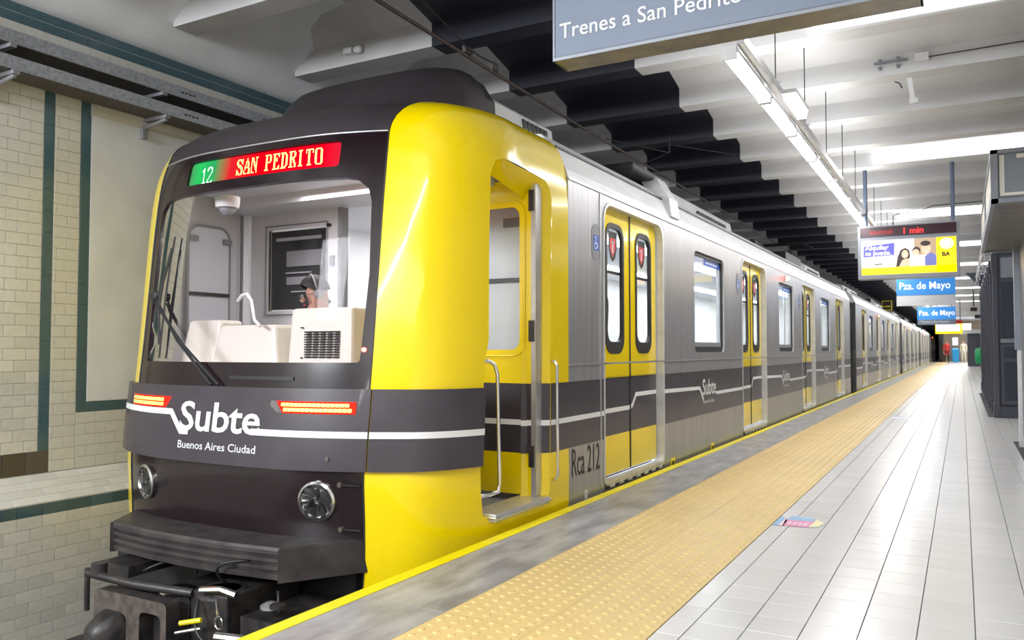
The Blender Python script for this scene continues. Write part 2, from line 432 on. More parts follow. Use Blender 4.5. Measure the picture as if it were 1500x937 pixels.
# joints of the granite slab
m = MB()
for k in range(40): m.box(-2.13, -1.745, -1 + k * 1.2, -1 + k * 1.2 + .006, -.001, .0008, 'floor_grout')
m.build('slab_joint', fl, kind='stuff')
# --- tactile pavers, each with its 36 domes
def paver_mesh():
    m = MB(); a = .383; b = .361
    m.box(0, a, 0, b, -.014, 0, 'tactile')
    for i in range(6):
        for j in range(6):
            cx = a * (i + .5) / 6; cy = b * (j + .5) / 6; vs = []
            for r, z in ((.017, 0), (.011, .0045)):
                for k in range(6): vs.append((cx + r * math.cos(k * 1.0472), cy + r * math.sin(k * 1.0472), z))
            m.add(vs, [(k, (k + 1) % 6, 6 + (k + 1) % 6, 6 + k) for k in range(6)] + [tuple(range(6, 12))], 'tactile')
    return m
pm = paver_mesh().build('tactile_paver', fl)
first = True
for r in range(150):
    for c in range(2):
        o = pm if first else pm.copy()
        if not first: COL.objects.link(o)
        first = False
        o.location = (-1.741 + c * .385, 1.895 - .363 * 2 + r * .363, random.uniform(-.0006, .0006))
m = MB(); m.box(-1.741, -.972, 1.895 - .363 * 2 + 150 * .363, YE, -.014, 0, 'tactile'); m.box(-1.741, -.972, -14, 1.895 - .363 * 2, -.014, 0, 'tactile'); m.build('tactile_strip', fl, kind='stuff')
# --- white floor tiles (pitch .18): the nearest 300 in view are objects, the rest one mesh
def tile_block(x0, x1, y0, y1, z0, z1, ch, m, mb=None):
    mb = mb or MB()
    vs = [(x, y, z0) for x, y in ((x0, y0), (x1, y0), (x1, y1), (x0, y1))] + [(x, y, z1 - ch) for x, y in ((x0, y0), (x1, y0), (x1, y1), (x0, y1))] + \
         [(x, y, z1) for x, y in ((x0 + ch, y0 + ch), (x1 - ch, y0 + ch), (x1 - ch, y1 - ch), (x0 + ch, y1 - ch))]
    fs = [(k, (k + 1) % 4, 4 + (k + 1) % 4, 4 + k) for k in range(4)] + [(4 + k, 4 + (k + 1) % 4, 8 + (k + 1) % 4, 8 + k) for k in range(4)] + [(8, 9, 10, 11)]
    return mb.add(vs, fs, m)
T = .18; G = .0028
xs0 = -.876
base = tile_block(G / 2, T - G / 2, G / 2, T - G / 2, -.016, 0, .0014, 'floor_tile')
bt = None; cnt = 0
half = tile_block(G / 2, .094 - G / 2, G / 2, T - G / 2, -.016, 0, .0014, 'floor_tile'); ht = None
rest = MB()
def seen(x, y):   # in the picture's frame?
    th = R(29.063); d = -math.sin(th) * x + math.cos(th) * y; s = math.cos(th) * x + math.sin(th) * y
    return d > .2 and -.70 < s / d < .66 and d > 2.35
for r in range(-2, 250):
    y = 2.97 - .18 * 6 + r * T
    for c in range(-1, 30 if y < 12 else 8):
        x = xs0 + c * T if c >= 0 else -.970
        if y < 9.0 and cnt < 298 and seen(x + .09, y + .09) and x < .75:
            if c >= 0:
                if bt is None: o = bt = base.build('floor_tile', fl)
                else: o = bt.copy(); COL.objects.link(o)
            else:
                if ht is None: o = ht = half.build('floor_tile', fl)
                else: o = ht.copy(); COL.objects.link(o)
            o.location = (x, y, random.uniform(-.0004, .0004)); cnt += 1
        else:
            tile_block(x + G / 2, x + (T if c >= 0 else .094) - G / 2, y + G / 2, y + T - G / 2, -.016, random.uniform(-.0004, .0004), .0014, 'floor_tile', rest)
rest.box(-.97, 5.9, 2.97 - .18 * 6 + 250 * T, YE, -.016, -.0005, 'floor_tile')
rest.box(-.97, 5.9, -14, 2.97 - .18 * 8, -.016, -.0005, 'floor_tile')
rest.box(.57, 5.9, 12, 2.97 - .18 * 6 + 250 * T, -.016, -.0005, 'floor_tile')
rest.build('floor_tiles', fl, kind='stuff')
# --- left wall with its battered ledge
m = MB()
m.prism([(-5.9, -1.0), (-5.257, -1.0), (-5.257, .0), (-5.507, .155), (-5.507, 3.33), (-5.9, 3.33)], 'y', -14, YE, 'grout')
wl = m.build('wall_left', kind='structure')
tiles = {}
restw = MB(); wc = [0]
def wtile(y0, y1, z0, z1, mt, X=-5.507, slope=None, force=False):
    """one glazed tile on the wall: slope=(x0,z0,x1,z1) puts it on the sloping ledge"""
    vis = (y0 < 5.3 and y1 > 2.7 and not (X < -5.4 and z0 < .9 and y0 > 4.3))
    g = .0011; w_, h_ = y1 - y0, z1 - z0
    if slope:
        d = Vector((slope[2] - slope[0], 0, slope[3] - slope[1])).normalized(); org = Vector((slope[0], 0, slope[1]))
    def P(u, v, d_):
        if slope: q = org + d * v + Vector((d.z, 0, -d.x)) * (d_ if d.z * 1 > 0 else d_); return (q.x, u, q.z)
        return (X + d_, u, v)
    ch = .0015; th_ = .006
    def blk(u0, u1, v0, v1):
        c = [(u0, v0), (u1, v0), (u1, v1), (u0, v1)]; ci = [(u0 + ch, v0 + ch), (u1 - ch, v0 + ch), (u1 - ch, v1 - ch), (u0 + ch, v1 - ch)]
        return [P(u, v, 0) for u, v in c] + [P(u, v, th_ - ch) for u, v in c] + [P(u, v, th_) for u, v in ci]
    fs = [(k, (k + 1) % 4, 4 + (k + 1) % 4, 4 + k) for k in range(4)] + [(4 + k, 4 + (k + 1) % 4, 8 + (k + 1) % 4, 8 + k) for k in range(4)] + [(8, 9, 10, 11)]
    if vis and wc[0] < 297:
        wc[0] += 1
        key = (round(w_, 3), round(h_, 3), mt, bool(slope), X)
        if key not in tiles:
            b = MB(); vs = blk(y0 + g, y1 - g, z0 + g, z1 - g); c0 = vs[0]
            b.add([(v[0] - c0[0], v[1] - c0[1], v[2] - c0[2]) for v in vs], fs, mt)
            tiles[key] = (b.build('wall_tile', wl), ); tiles[key][0].location = c0
        else:
            o = tiles[key][0].copy(); COL.objects.link(o); o.location = blk(y0 + g, y1 - g, z0 + g, z1 - g)[0]
    else: restw.add(blk(y0 + g, y1 - g, z0 + g, z1 - g), fs, mt)
def field(y0, y1, z0, z1, mt='tile_cream', h=.0775, w=.155, X=-5.507, off=0., slope=None, top=False):
    """running bond field"""
    n = max(1, round((z1 - z0) / h)); hh = (z1 - z0) / n
    for r in range(n):
        y = y0; k = 0; o = (w / 2 if (r % 2) else 0) + off
        cuts = [y0]; q = y0 + (w - o % w if o % w else w)
        while q < y1 - .02: cuts.append(q); q += w
        cuts.append(y1)
        for a, b in zip(cuts, cuts[1:]): wtile(a, b, z0 + r * hh, z0 + (r + 1) * hh, mt, X, slope)
# lower wall, ledge, panel frames
field(2.5, 6.2, -.93, -.075, X=-5.257, w=.165, h=.0777)
k = 2.5
while k < 6.1: wtile(k, k + .165, -.075, -.001, 'tile_teal', X=-5.257); k += .165
field(2.5, 5.0, 0, .29, slope=(-5.257, .0, -5.507, .155), h=.0735, w=.16)
# brown foot under the first panel, first panel, teal stripe, cream pier, teal stripe
for k in range(4): wtile(3.34 - .155 * (k + 1), 3.34 - .155 * k, .160, .31, 'tile_brown')
field(2.72, 3.262, .31, 2.79, w=.15, h=.0775)
for k in range(17): wtile(3.265, 3.337, .31 + k * .15, min(.31 + (k + 1) * .15, 2.79), 'tile_teal')
field(3.34, 3.528, .16, 2.79, w=.15, h=.0775, off=.05)
for k in range(15): wtile(3.531, 3.606, .555 + k * .153, min(.555 + (k + 1) * .153, 2.79), 'tile_teal')
field(3.53, 6.0, .16, .555, w=.155, h=.079)
k = 3.609
while k < 6: wtile(k, k + .15, .555, .627, 'tile_teal'); k += .15
restw.build('wall_tiles', wl, kind='stuff')
m = MB(); m.box(-5.507, -5.499, 3.609, 6.0, .63, 2.80, 'plaster'); m.build('blank_poster_panel', wl)
# head of wall: cream course, two teal courses
hw = MB()
_b = restw; restw = hw; wc_keep = wc[0]; wc[0] = 999
k = 1.5
while k < 30:
    wtile(k, k + .155, 2.865, 2.99, 'tile_cream')
    if k < 3.4: wtile(k, k + .155, 2.792, 2.86, 'tile_cream')
    wtile(k, k + .155, 2.995, 3.095, 'tile_cream'); wtile(k + .07, k + .225, 3.098, 3.192, 'tile_cream')
    wtile(k + .05, k + .205, 3.195, 3.26, 'tile_teal'); wtile(k + .02, k + .175, 3.263, 3.328, 'tile_teal'); k += .155
hw.build('wall_head_tiles', wl, kind='stuff'); restw = _b; wc[0] = wc_keep
m = MB(); m.box(-5.507, -5.503, 6.0, YE, .16, 2.79, 'plaster'); m.build('plaster_field', wl)
# ledge moulding over the poster panel
m = MB(); m.prism([(-5.505, 2.70), (-5.46, 2.72), (-5.45, 2.78), (-5.505, 2.80)], 'y', 3.6, 40, 'tile_cream'); m.build('picture_moulding', wl)
# cove
m = MB(); pr = [(-5.5, 3.325), (-5.45, 3.35), (-5.41, 3.40), (-5.36, 3.47), (-5.30, 3.54), (-5.2, 3.62), (-5.05, 3.70), (-4.85, 3.76), (-4.6, 3.79), (-4.3, 3.80)]
m.prism(pr + [(-4.3, 3.9), (-5.9, 3.9), (-5.9, 3.325)], 'y', -14, YE, 'plaster')
m.build('cove_left', wl, smooth=True, auto=40)
# --- ceiling slab and its beams, the middle zone over the track painted dark
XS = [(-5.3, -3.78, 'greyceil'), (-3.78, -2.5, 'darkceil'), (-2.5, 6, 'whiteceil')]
m = MB()
for a, b, mt in XS: m.box(a, b, -14, YE, 3.8, 4.0, mt)
ce = m.build('ceiling', kind='structure')
bp = [(-.46, 3.801), (-.02, 3.70), (0, 3.69), (0, 3.5), (.215, 3.5), (.215, 3.69), (.235, 3.70), (.6, 3.801)]
m = MB()
for a, b, mt in XS: m.prism(bp, 'x', a, b, mt)
b0 = m.build('beam', ce)
for k in range(-15, 68):
    o = b0 if k == -15 else b0.copy()
    if k != -15: COL.objects.link(o)
    o.location = (0, 8.05 + 1.306 * k, 0)
# far right wall behind the kiosks, end wall, tunnel portal
MB().box(-2.2, 4.5, -14.2, -14, 0, 3.8, 'whiteceil').build('wall_front', kind='structure')
MB().box(4.5, 4.7, -14, YE, 0, 3.8, 'whiteceil').build('wall_right', kind='structure')
m = MB(); m.box(-1.6, 4.5, 80, 80.2, 0, 3.8, 'beige'); we = m.build('wall_back', kind='structure')
m = MB(); m.box(-5.4, -1.6, 80, 80.2, 2.75, 3.8, 'dark'); m.build('tunnel_lintel', we)
m = MB(); m.box(-1.62, -1.35, 74, 80, 0, 3.0, 'dark'); m.build('tunnel_pier', we)
m = MB(); m.box(-5.4, 6, YE, YE + .2, -1, 3.8, 'dark'); m.build('tunnel_end', kind='structure')
for i, (x0, x1, z0, z1) in enumerate(((-.75, -.25, 1.35, 2.1), (.35, .95, 1.2, 2.1))):
    m = MB(); m.box(x0, x1, 79.9, 80.0, z0, z1, 'frame'); f = m.build('window_%d' % (i + 1), kind='structure')
    m = MB(); m.box(x0 + .06, x1 - .06, 79.88, 79.9, z0 + .06, z1 - .06, 'panel'); m.build('window_pane', f)
m = MB(); m.box(-.95, -.1, 79.8, 79.98, 0, 1.2, 'frame'); m.build('door_1', kind='structure')
m = MB(); m.box(-1.1, .7, 72, 74.5, 2.35, 2.42, 'frame'); m.box(-1.05, .65, 71.9, 72, 2.3, 3.0, 'panel')
m.build('light_box', label='long white backlit fascia above the far end doorway of the platform', cat='light')
# glowing strips added in place of strong light on every fourth beam face
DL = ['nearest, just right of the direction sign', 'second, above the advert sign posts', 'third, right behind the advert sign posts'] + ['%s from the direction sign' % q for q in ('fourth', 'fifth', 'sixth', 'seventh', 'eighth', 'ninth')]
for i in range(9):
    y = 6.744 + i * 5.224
    o = empty('beam_face_glow', (0, y, 3.5)); tag(o, 'wide white glowing strip standing in for a brightly lit beam face, ' + DL[i], 'light', 'glowing strips standing in for lit beam faces')
    m = MB(); m.box(-1.0, 3, -.045, -.003, .0, .012, 'white'); m.box(-1.0, 3, -.06, -.03, .225, .237, 'white'); m.build('housing', o)  # thin edge boxes of the added glowing strip
    m = MB(); m.prism([(-.04, .012), (-.006, .012), (-.03, .20), (-.03, .225), (-.055, .225)], 'x', -.99, 2.99, 'panel'); m.build('glow_strip', o)
# ================================================================== TRAIN
XR = -2.25; XL = XC - W0; XI = XL + .07
def carside(y0, y1, doors, wins, car, front=False):
    """stainless side facing the platform: openings, doors, windows, painted band, stripe"""
    f = lambda u, v: (XR, u, v)
    holes = []; dr = []; wr = []
    for d in doors:
        l = rrect(d, d + 1.3, .045, 2.06, .1, 4, rs=(.06, .06, .12, .12)); holes.append(l); dr.append(l)
    for wy in wins:
        l = rrect(wy, wy + 1.12, .975, 1.965, .07, 4); holes.append(l); wr.append(l)
    m = MB(); panel(m, [(y0, -.35), (y1, -.35), (y1, 2.14), (y0, 2.14)], holes, f, 'steel', step=.7)
    m.box(XR - .03, XR, y0, y1, -.36, -.35, 'steel'); m.add([(XR, y0, -.35), (XR, y0, 2.14), (XR - .1, y0, 2.14), (XR - .1, y0, -.35)], [(0, 1, 2, 3)], 'steel')
    for l in holes: rim(m, l, f, lambda u, v: (XR - .09, u, v), 'cove', .2)
    side = m.build('body_side', car)
    m = MB()
    for a, b in ((y0, y1),): m.box(XR - .001, XR + .006, a, b, .895, .908, 'alu'); m.box(XR - .001, XR + .008, a, b, 2.125, 2.14, 'alu')
    if front:
        m.box(XR - .001, XR + .006, 5.335, 5.352, -.3, 2.12, 'alu')
    m.split('trim_strip', car)
    # door frames
    for l in dr:
        m = MB(); ys = [p[0] for p in l]; a, b = min(ys), max(ys)
        o_ = rrect(a - .018, b + .03, .018, 2.08, .1, 4, rs=(.075, .075, .13, .13))
        ring(m, o_, l, lambda u, v: (XR + .006, u, v), 'cove'); rim(m, o_, f, lambda u, v: (XR + .006, u, v), 'cove', 9)
        rim(m, l, f, lambda u, v: (XR + .006, u, v), 'cove', 9)
        m.build('door_frame', car)
    # roof cove and roof
    m = MB(); pr = [(XR, 2.14), (XR - .02, 2.2), (XR - .09, 2.345), (XR - .11, 2.355), (XR - .2, 2.45), (XR - .5, 2.5), (XC, 2.53), (XL + .5, 2.5), (XL + .2, 2.45), (XL + .02, 2.2), (XL, 2.14)]
    m.prism(pr, 'y', y0, y1, 'cove'); m.build('roof', car)
    m = MB(); m.box(XR - .10, XR - .085, y0, y1, 2.347, 2.36, 'rubber'); m.build('roof_gutter', car)
    # far side, floor, inside lining
    m = MB(); m.box(XL, XL + .03, y0, y1, -.35, 2.14, 'steel'); m.build('far_side', car)
    m = MB()
    m.box(XI - .02, XI, y0, y1, .06, 2.14, 'interior'); m.box(XI, XR - .1, y0, y1, .0, .05, 'greyp'); m.box(XI, XR - .1, y0 + .02, y1, 2.10, 2.135, 'interior')
    m.box(XI, XR - .1, y1 - .05, y1 - .02, .05, 2.1, 'interior')
    m.build('interior_lining', car)
    for q in ((y0, y1) if not front else (y1,)):
        m = MB(); m.box(XL + .02, XR - .004, q if q == y0 else q - .04, q + .04 if q == y0 else q, -.3, 2.16, 'rubber'); m.build('end_wall', car)
    m = MB()
    for wy in wins: m.box(XI, XI + .006, wy, wy + 1.1, 1.0, 1.8, 'signwhite')
    m.split('far_window', car)
    # ceiling lamps, longitudinal seats, poles
    for x in (XC - .55, XC + .55):
        m = MB(); m.box(x - .07, x + .07, y0 + .6, y1 - .3, 2.07, 2.10, 'carlight'); m.build('ceiling_lamp', car)
    for wy in wins:
        m = MB(); m.box(XI, XI + .45, wy - .5, wy + 1.6, .05, .5, 'seatblue'); m.box(XI, XI + .12, wy - .5, wy + 1.6, .5, .95, 'seatblue'); m.build('bench_seat', car, bevel=.02)
    for d in doors:
        m = MB(); m.tube([(XC, d + .65, .05), (XC, d + .65, 2.1)], .018, 'chrome', 8); m.tube([(XR - .25, d - .12, .4), (XR - .25, d - .12, 2.1)], .016, 'chrome', 8); m.split('grab_pole', car)
    # painted band and white line between the doors
    edges = [y0] + [q for d in doors for q in (d - .018, d + 1.33)] + [y1]
    m = MB(); s = MB()
    for i in range(0, len(edges), 2):
        a, b = edges[i], edges[i + 1]
        m.add([(XR + .0015, a, .36), (XR + .0015, b, .36), (XR + .0015, b, .79), (XR + .0015, a, .79)], [(0, 1, 2, 3)], 'band')
        g = lambda u, v: (XR + .0032, u, v)
        if i == 0: pts = [(a, .546), (b, .546)]
        elif b - a > 1.8:
            c = (a + b) / 2 - .02
            pts = [(a, .642), (c - .33, .625), (c - .2, .50)]; strip(s, pts, .034, g, 'white'); pts = [(c + .27, .552), (b, .552)]
        else: pts = [(a, .642), (b, .642)]
        strip(s, pts, .034, g, 'white')
    m.split('painted_band', car); s.split('white_stripe', car)
    # lettering between doors
    for i in range(2, len(edges) - 1, 2):
        a, b = edges[i], edges[i + 1]
        if b - a > 1.8:
            c = (a + b) / 2 - .02; m = MB(); g = lambda u, v: (XR + .0036, u, v)
            text_mb(m, 'Subte', .155, g, 'white', bold=.012, squeeze=1.05, origin=(c - .24, .552), space=.95)
            text_mb(m, 'Buenos Aires Ciudad', .036, g, 'white', bold=.004, squeeze=.9, origin=(c - .21, .468)); m.build('logo_lettering', car)
    # windows
    for l in wr:
        ys = [p[0] for p in l]; a, b = min(ys), max(ys)
        m = MB(); inner = rrect(a + .035, b - .035, 1.03, 1.93, .05, 4); g = lambda u, v: (XR - .018, u, v); g2 = lambda u, v: (XR - .04, u, v)
        ring(m, l, inner, g, 'rubber'); rim(m, inner, g, g2, 'rubber', 9); wn = m.build('window', car)
        m = MB(); m.add([g2(*p) for p in inner], [tuple(range(len(inner)))], 'glass'); m.build('window_pane', wn)
        m = MB(); m.box(XR - .055, XR - .03, a + .035, b - .035, 1.03, 1.075, 'greyp')
        m.build('sill_bar', wn)
        m = MB(); m.box(XR - .0385, XR - .037, (a + b) / 2 - .1, b - .04, 1.86, 1.925, 'blue')
        for q in range(5): m.box(XR - .037, XR - .0365, (a + b) / 2 - .02 + q * .09, (a + b) / 2 + .045 + q * .09, 1.885, 1.90, 'white')
        m.build('window_sticker', wn)
    # doors
    for n, d in enumerate(doors):
        xd = XR - .055
        for k in (0, 1):
            a = d + .02 + k * .632; b = a + .628
            lo = [(a, .075), (b, .075), (b, 2.06), (a, 2.06)]
            wh = rrect(a + .15, b - .15, 1.0, 1.93, .1, 5); fd = lambda u, v: (xd, u, v)
            m = MB(); panel(m, lo, [wh], fd, 'yellow', step=.6)
            m.add([(xd - .03, a, .075), (xd - .03, b, .075), (xd - .03, b, 1.0), (xd - .03, a, 1.0)], [(0, 1, 2, 3)], 'yellow')
            for u in (a, b): m.add([(xd, u, .075), (xd, u, 2.06), (xd - .03, u, 2.06), (xd - .03, u, .075)], [(0, 1, 2, 3)], 'rubber')
            m.add([(xd + .001, a + .004, .36), (xd + .001, b - .004, .36), (xd + .001, b - .004, .79), (xd + .001, a + .004, .79)], [(0, 1, 2, 3)], 'band')
            g = lambda u, v: (xd + .002, u, v)
            strip(m, [(a, .546), (b, .546)] if k == 0 else [(a, .546), (a + .05, .56), (a + .13, .642), (b, .642)], .034, g, 'white')
            leaf = m.build('door_leaf', car)
            m = MB(); wo = rrect(a + .125, b - .125, .97, 1.96, .12, 5); g = lambda u, v: (xd + .006, u, v)
            wi = rrect(a + .16, b - .16, 1.06, 1.92, .085, 5)
            ring(m, wo, wi, g, 'rubber'); rim(m, wo, fd, g, 'rubber', 9); rim(m, wi, g, lambda u, v: (xd - .02, u, v), 'rubber', 9); m.build('window_gasket', leaf)
            m = MB(); m.add([(xd - .015, u, v) for u, v in wi], [tuple(range(len(wi)))], 'glass'); m.build('window_pane', leaf)
            c = (a + b) / 2 + .0; m = MB()
            m.prism([(c - .085, 1.90), (c - .085, 1.78), (c - .05, 1.70), (c, 1.67), (c + .05, 1.70), (c + .085, 1.78), (c + .085, 1.90)], 'x', xd - .0145, xd - .0135, 'black')
            m.prism([(c - .055, 1.85), (c - .055, 1.77), (c, 1.70), (c + .055, 1.77), (c + .055, 1.85)], 'x', xd - .0134, xd - .013, 'red')
            m.box(xd - .013, xd - .0125, c - .012, c + .012, 1.735, 1.83, 'palepink'); m.box(xd - .013, xd - .0125, c - .032, c + .032, 1.81, 1.828, 'palepink')
            m.box(xd - .0145, xd - .0135, a + .16, b - .16, 1.575, 1.60, 'black')
            m.build('safety_sticker', leaf)
        m = MB(); m.box(xd + .0, xd + .006, d + .642, d + .66, .075, 2.06, 'rubber'); m.build('door_seal', car)
        m = MB(); m.box(XR - .07, XR + .012, d + .03, d + 1.27, .035, .05, 'alu'); m.box(XR - .05, XR + .004, d + .0, d + 1.3, .0, .034, 'rubber')
        for q in range(7): m.box(XR + .004, XR + .014, d + .08 + q * .18, d + .16 + q * .18, .005, .033, 'cove')
        m.build('door_threshold', car)
def sticker_wheelchair(y, car):
    m = MB(); g = lambda u, v: (XR + .002, u, v); g2 = lambda u, v: (XR + .003, u, v)
    o_ = rrect(y - .075, y + .075, 1.63, 1.89, .07, 5); m.add([g(*p) for p in o_], [tuple(range(len(o_)))], 'greyp')
    m.add([g2(*p) for p in rrect(y - .05, y + .05, 1.70, 1.81, .01, 2)], [tuple(range(12))], 'blue')
    g3 = lambda u, v: (XR + .004, u, v)
    m.add([g3(y - .012 + .009 * math.cos(k), 1.793 + .009 * math.sin(k)) for k in [j * 6.283 / 10 for j in range(10)]], [tuple(range(10))], 'white')
    strip(m, [(y - .012, 1.78), (y - .01, 1.75), (y + .016, 1.75), (y + .026, 1.72)], .008, g3, 'white')
    strip(m, [(y - .008 + .024 * math.cos(R(a)), 1.737 + .024 * math.sin(R(a))) for a in range(110, 371, 20)], .006, g3, 'white')
    m.build('access_sticker', car)
def roof_units(y0, y1, car, pan=False):
    # silver air conditioning housings with dark louvres near the platform side
    for k, (a, b) in enumerate((((y0 + .9, y0 + 4.1), (y0 + 9.1, y0 + 12.6)) if not pan else ((7.45, 10.7), (15.6, 18.3)))):
        m = MB(); m.prism([(XR - .36, 2.45), (XR - .40, 2.66), (XR - .46, 2.68), (XL + .46, 2.68), (XL + .40, 2.66), (XL + .36, 2.45)], 'y', a, b, 'cove')
        u = m.build('roof_unit', car, bevel=.01)
        m = MB()
        for q in range(5): m.box(XR - .385, XR - .365, a + .35 + q * .07, a + .40 + q * .07, 2.52, 2.60, 'rubber')
        for q in range(16): m.box(XR - .395, XR - .365, b - 1.6 + q * .08, b - 1.55 + q * .08, 2.50, 2.59, 'rubber')
        m.build('louvre', u, kind='stuff')
    m = MB(); a = (y0 + 6.3) if not pan else 13.6
    m.box(XR - .55, XR - .22, a, a + 1.4, 2.44, 2.60, 'rubber'); m.box(XR - .5, XR - .25, a + 1.5, a + 1.9, 2.44, 2.57, 'greyp'); m.build('roof_box', car, bevel=.01)
    m = MB(); a = (y0 + 4.6) if not pan else 12.2
    m.box(XC - .8, XC + .95, a, a + .12, 2.5, 2.62, 'rubber'); m.box(XC - .7, XC + .9, a + 1.1, a + 1.2, 2.5, 2.6, 'rubber')
    m.tube([(XC + .9, a, 2.62), (XC + .9, a + 1.2, 2.58)], .03, 'rubber'); m.tube([(XC - .6, a, 2.62), (XC - .6, a + 1.2, 2.58)], .03, 'rubber')
    m.build('roof_equipment', car)
def side_lamp(y, car):
    m = MB(); m.box(XR, XR + .02, y - .06, y + .06, 2.01, 2.08, 'alu'); o = m.build('door_indicator', car)
    m = MB(); m.lathe([(.026, 0), (.024, .02), (.01, .03)], (XR + .02, y - .03, 2.045), (1, 0, 0), 'red_lamp', 12); m.build('lamp', o)
    m = MB(); m.lathe([(.026, 0), (.024, .02), (.01, .03)], (XR + .02, y + .03, 2.045), (1, 0, 0), 'amber', 12); m.build('lamp', o)
def under(y0, y1, car):
    m = MB(); m.box(XL + .15, XR - .12, y0 + .3, y1, -.75, -.02, 'dark'); m.build('underframe', car)
def rebase(o, p):
    p = Vector(p); d = p - o.location; o.location = p
    for c in o.children: c.location -= d
# ---- leading car
car = empty('subway_car'); tag(car, 'leading subway car with yellow cab, black windscreen mask and grey body', 'subway car', 'coupled cars of the train')
carside(YR, 20.1, [5.42, 9.62, 13.68, 17.65], [7.68, 11.82, 15.72], car, True)
sticker_wheelchair(5.27, car); sticker_wheelchair(9.42, car); sticker_wheelchair(13.45, car); side_lamp(12.3, car); under(3.9, 20.0, car)
roof_units(YR, 20.1, car, True)
m = MB(); f_ = lambda u, v: (XR + .002, u, v)
text_mb(m, 'Rca 212', .185, f_, 'black', squeeze=.56, origin=(4.845, .165)); m.build('car_number_lettering', car); m = MB(); text_mb(m, 'R', .085, f_, 'white', bold=.02, squeeze=.95, origin=(5.05, -.035)); m.build('car_number_lettering', car)
for y in (6.92, 8.22):
    m = MB(); m.box(XR, XR + .003, y, y + .11, -.07, .045, 'yellow'); m.box(XR + .003, XR + .004, y + .03, y + .08, -.02, .02, 'black'); m.box(XR + .003, XR + .004, y + .045, y + .065, -.06, -.02, 'black'); m.build('jacking_mark', car)
# roof furniture right behind the cab
m = MB(); m.prism([(XR - .52, 2.40), (XR - .56, 2.73), (XR - .62, 2.77), (XC - .7, 2.77), (XC - .8, 2.4)], 'y', 4.74, 5.70, 'cove'); u = m.build('roof_fairing', car, bevel=.012)
m = MB()
for q in range(6): m.box(XR - .57, XR - .545, 5.2 + q * .07, 5.25 + q * .07, 2.62, 2.70, 'rubber')
m.build('louvre', u, kind='stuff')
m = MB(); m.prism([(XR - .02, 2.19), (XR + .005, 2.19), (XR - .02, 2.36), (XR - .14, 2.56), (XR - .3, 2.56), (XR - .2, 2.4)], 'y', 6.98, 7.22, 'cove'); m.build('roof_bracket_cover', car, bevel=.008)
m = MB(); m.box(XR - .5, XR - .16, 6.45, 7.35, 2.53, 2.60, 'rubber'); m.box(XR - .34, XR - .18, 7.2, 7.5, 2.45, 2.62, 'rubber'); m.build('roof_antenna_plinth', car, bevel=.02)
# ---- trailing cars: one built, the others copied with shared meshes
PITCH = 17.35; Y2 = 21.3; LC = 15.97
car2 = empty('subway_car'); tag(car2, 'second subway car, seen beyond the first dark gangway', 'subway car', 'coupled cars of the train')
Z = 0
carside(0, LC, [1.3, 5.37, 9.4, 13.4], [3.35, 7.45, 11.5], car2)
side_lamp(5.9, car2); under(0, LC, car2); roof_units(0, LC, car2)
rebase(car2, (XC, 0, -.8)); car2.location = (XC, Y2, -.8)
for ordn, k in (('third', 1), ('fourth', 2), ('rearmost', 3)):
    c = clone(car2); c.location = (XC, Y2 + PITCH * k, -.8)
    c['label'] = ordn + ' subway car far down the platform' + (' where the train ends' if k == 3 else ', coupled behind the ' + ('second' if k == 1 else 'third'))
# gangway bellows
for k in range(4):
    m = MB(); y0 = 20.1 + (0 if k == 0 else (Y2 + LC - 20.1) + (k - 1) * PITCH); y1 = Y2 + k * PITCH
    n = 9
    for q in range(n):
        a = y0 + (y1 - y0) * q / n; b = y0 + (y1 - y0) * (q + 1) / n; d = .03
        m.prism([(XR - .10, -.1), (XR - .10, 2.0), (XR - .2, 2.2), (XL + .35, 2.2), (XL + .22, 2.0), (XL + .22, -.1)], 'y', a + .01, b - .01, 'rubber')
        m.box(XL + .2, XR - .14, a, b, -.2, 2.18, 'dark')
    m.build('gangway_bellows', label=['dark grey gangway bellows between the leading and second car', 'dark gangway bellows between the second and third car', 'dark gangway bellows between the third and fourth car', 'dark gangway bellows ahead of the rearmost car'][k], cat='bellows')
# ================================================================== CAB
TS = s_dx(.92); TL = TS + 2 * SH; sk = lambda t: .9 * max(0, t - 2.2) ** 1.5; TT = [2.2 + .06 * k for k in range(17)]   # seam of the mask: right at +TS, left at -TL
def sf(off=0.): return lambda s, t: surf(s, t, off)
# yellow shells
do = [(1.575, .225), (1.585, .10), (1.63, .066), (2.26, .066), (2.31, .09), (2.33, .15), (2.335, 1.95), (2.30, 2.02), (2.24, 2.055), (1.68, 2.095), (1.61, 2.075), (1.568, 2.0), (1.575, 1.6), (1.60, 1.05), (1.575, .93), (1.572, .6)]
inn = [(1.62, .20), (1.62, .11), (1.66, .085), (2.17, .085), (2.20, .09), (2.21, .13), (2.21, 1.84), (2.20, 1.93), (2.15, 1.965), (1.70, 2.04), (1.64, 2.02), (1.60, 1.96), (1.60, 1.6), (1.62, 1.05), (1.60, .93), (1.60, .6)]
m = MB(); panel(m, [(TS, -.34), (SMAX, -.34), (SMAX, TT[-1])] + [(TS + sk(t), t) for t in TT[::-1]], [do], sf(), 'yellow', step=.07)
n_ = len(do); vs = [surf(*p) for p in do] + [surf(*p, -.14) for p in inn]
m.add(vs, [(i, (i + 1) % n_, n_ + (i + 1) % n_, n_ + i) for i in range(n_)], 'yellow')
shR = m.build('cab_shell', car, smooth=True, auto=35)
m = MB(); panel(m, [(-SMAX - 2 * SH, -.34), (-TL, -.34)] + [(-TL - sk(t), t) for t in TT] + [(-SMAX - 2 * SH, TT[-1])], [], sf(), 'yellow', step=.09); m.build('cab_shell', car, smooth=True, auto=35)
